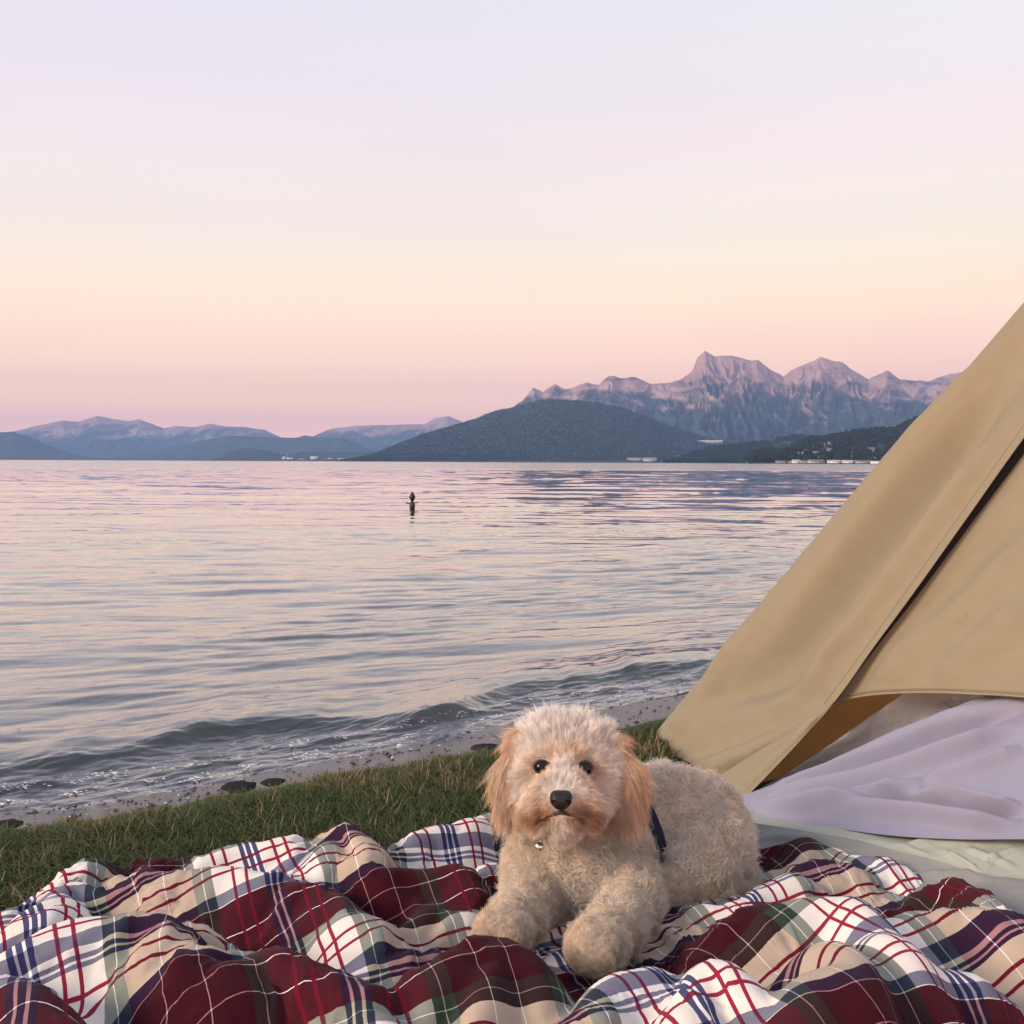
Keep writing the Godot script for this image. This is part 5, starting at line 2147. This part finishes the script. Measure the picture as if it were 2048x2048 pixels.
func build_small_things() -> void:
	var r := RandomNumberGenerator.new()
	r.seed = 19
	# pebbles and weed scraps strewn along the waterline
	var stones := stone_mesh(1, 0.55)
	var m := plain(Color(1, 1, 1), 0.22, 0.6)
	m.vertex_color_use_as_albedo = true
	var xf: Array[Transform3D] = []
	var col := PackedColorArray()
	for k in 1800:
		var th := deg_to_rad(r.randf_range(-42.0, 26.0))
		var a := shore(grass_edge, th)
		var b := shore(water_edge, th)
		var t := clampf(1.02 + r.randfn() * 0.28, 0.15, 2.2) if k > 500 else r.randf_range(0.1, 1.0)
		var d := lerpf(a, b, t)
		var s := r.randf_range(0.0016, 0.005) * (1.0 if r.randf() < 0.93 else 1.9)
		var y := (-0.052 - 0.055 * t if t < 1.0 else -0.107 - 0.09 * (t - 1.0)) + s * 0.2
		xf.append(Transform3D(Basis(Vector3.UP, r.randf() * TAU).scaled(Vector3(s, s, s * r.randf_range(0.6, 1.0))), Vector3(sin(th) * d, y, -cos(th) * d)))
		var g := r.randf()
		col.append(Color(0.03, 0.03, 0.03).lerp(Color(0.15, 0.14, 0.14), g * g) if r.randf() < 0.96 else Color(0.5, 0.48, 0.46))
	tag(put_many("pebbles", stones, m, xf, col), "wet pebbles strewn along the waterline", "", "", "stuff")
	var st := SurfaceTool.new()
	st.begin(Mesh.PRIMITIVE_TRIANGLES)
	for k in 5:
		var p := Vector3(r.randfn() * 0.4, 0.05, r.randfn() * 0.3)
		var q := p + Vector3(r.randfn(), 0.25 * r.randf(), r.randfn()) * 0.8
		var w := Vector3(r.randfn(), r.randf(), r.randfn()).normalized() * 0.16
		for e in [p - w, p + w, q, q, p + w, q + w * 0.8]:
			st.add_vertex(e)
	st.generate_normals()
	xf = []
	for k in 420:
		var th := deg_to_rad(r.randf_range(-42.0, 26.0))
		var t := clampf(0.75 + r.randfn() * 0.35, 0.05, 1.6)
		var d := lerpf(shore(grass_edge, th), shore(water_edge, th), t)
		var s := r.randf_range(0.004, 0.012)
		xf.append(Transform3D(Basis(Vector3.UP, r.randf() * TAU).scaled(Vector3.ONE * s), Vector3(sin(th) * d, -0.048 - 0.055 * t, -cos(th) * d)))
	tag(put_many("weed_scraps", st.commit(), plain(Color(0.02, 0.02, 0.018), 0.5), xf, PackedColorArray()), "dark scraps of weed washed up on the sand", "", "", "stuff")
	# foam flecks left along the lapping edge and on the little breaker
	var fleck := SphereMesh.new()
	fleck.radius = 1.0
	fleck.height = 0.9
	fleck.radial_segments = 8
	fleck.rings = 4
	xf = []
	var clump := noise(733, 1.0, 3)
	while xf.size() < 1400:
		var th := deg_to_rad(r.randf_range(-42.0, 26.0))
		var b := shore(water_edge, th)
		var off := r.randfn() * 0.02 + (0.02 if r.randf() < 0.6 else 0.12)
		var d := b + off
		if clump.get_noise_2d(th * 22.0, off * 16.0) < 0.08:
			continue
		var s := r.randf_range(0.0009, 0.0026)
		xf.append(Transform3D(Basis(Vector3.UP, r.randf() * TAU).scaled(Vector3(s * r.randf_range(1.0, 2.4), s * 0.5, s)), Vector3(sin(th) * d, LAKE_Y + 0.004 + (0.008 if off > 0.07 else 0.0), -cos(th) * d)))
	tag(put_many("foam", fleck, plain(Color(0.72, 0.72, 0.73), 0.35), xf, PackedColorArray()), "flecks of foam along the lapping edge", "", "", "stuff")
	# flat dark stones at the grass edge
	var dark := plain(Color(0.022, 0.021, 0.021), 0.9, 0.15)
	for e in [[478, 1574, 0.036, "broad dark flat stone at the grass edge left of the pale blanket fold"], [545, 1564, 0.026, "small dark flat stone beside the broad one at the grass edge"], [972, 1496, 0.034, "dark rounded stone at the grass edge just left of the dog's ear"], [10, 1650, 0.03, "dark stone at the sand edge in the far left of the lawn"]]:
		var p := on_level(e[0], e[1], -0.02)
		var o := put("stone", stone_mesh(int(e[0]), 0.18), dark)
		o.position = p
		o.scale = Vector3.ONE * float(e[2])
		tag(o, e[3], "stone", "flat stones along the grass edge")
	# the marker float out on the lake
	var w := on_level(824.5, 1017, LAKE_Y)
	var buoy := thing("marker_buoy", "small black marker buoy with a diamond topmark floating on the lake", "buoy", w)
	var black := plain(Color(0.012, 0.012, 0.014), 0.5)
	var s1 := begin()
	lathe(s1, PackedVector2Array([Vector2(0, -0.05), Vector2(0.03, -0.045), Vector2(0.042, 0.0), Vector2(0.046, 0.045), Vector2(0.040, 0.085), Vector2(0.022, 0.105), Vector2(0, 0.108)]), 18)
	put("float_body", finish(s1), black, buoy)
	s1 = begin()
	lathe(s1, PackedVector2Array([Vector2(0, 0.10), Vector2(0.020, 0.112), Vector2(0.036, 0.150), Vector2(0.050, 0.180), Vector2(0.046, 0.200), Vector2(0.028, 0.235), Vector2(0.012, 0.262), Vector2(0, 0.266)]), 8)
	put("topmark", finish(s1), black, buoy)
	var brown := plain(Color(0.12, 0.07, 0.05), 0.6)
	for e in [[Vector3(-0.03, 0.085, 0), Vector3(-0.075, 0.078, 0), Vector3(-0.10, 0.10, 0)], [Vector3(0.03, 0.092, 0), Vector3(0.07, 0.096, 0), Vector3(0.092, 0.094, 0)]]:
		s1 = begin()
		tube(s1, PackedVector3Array(e), PackedFloat32Array([0.011, 0.010, 0.014]), 8)
		put("arm", finish(s1), brown, buoy)
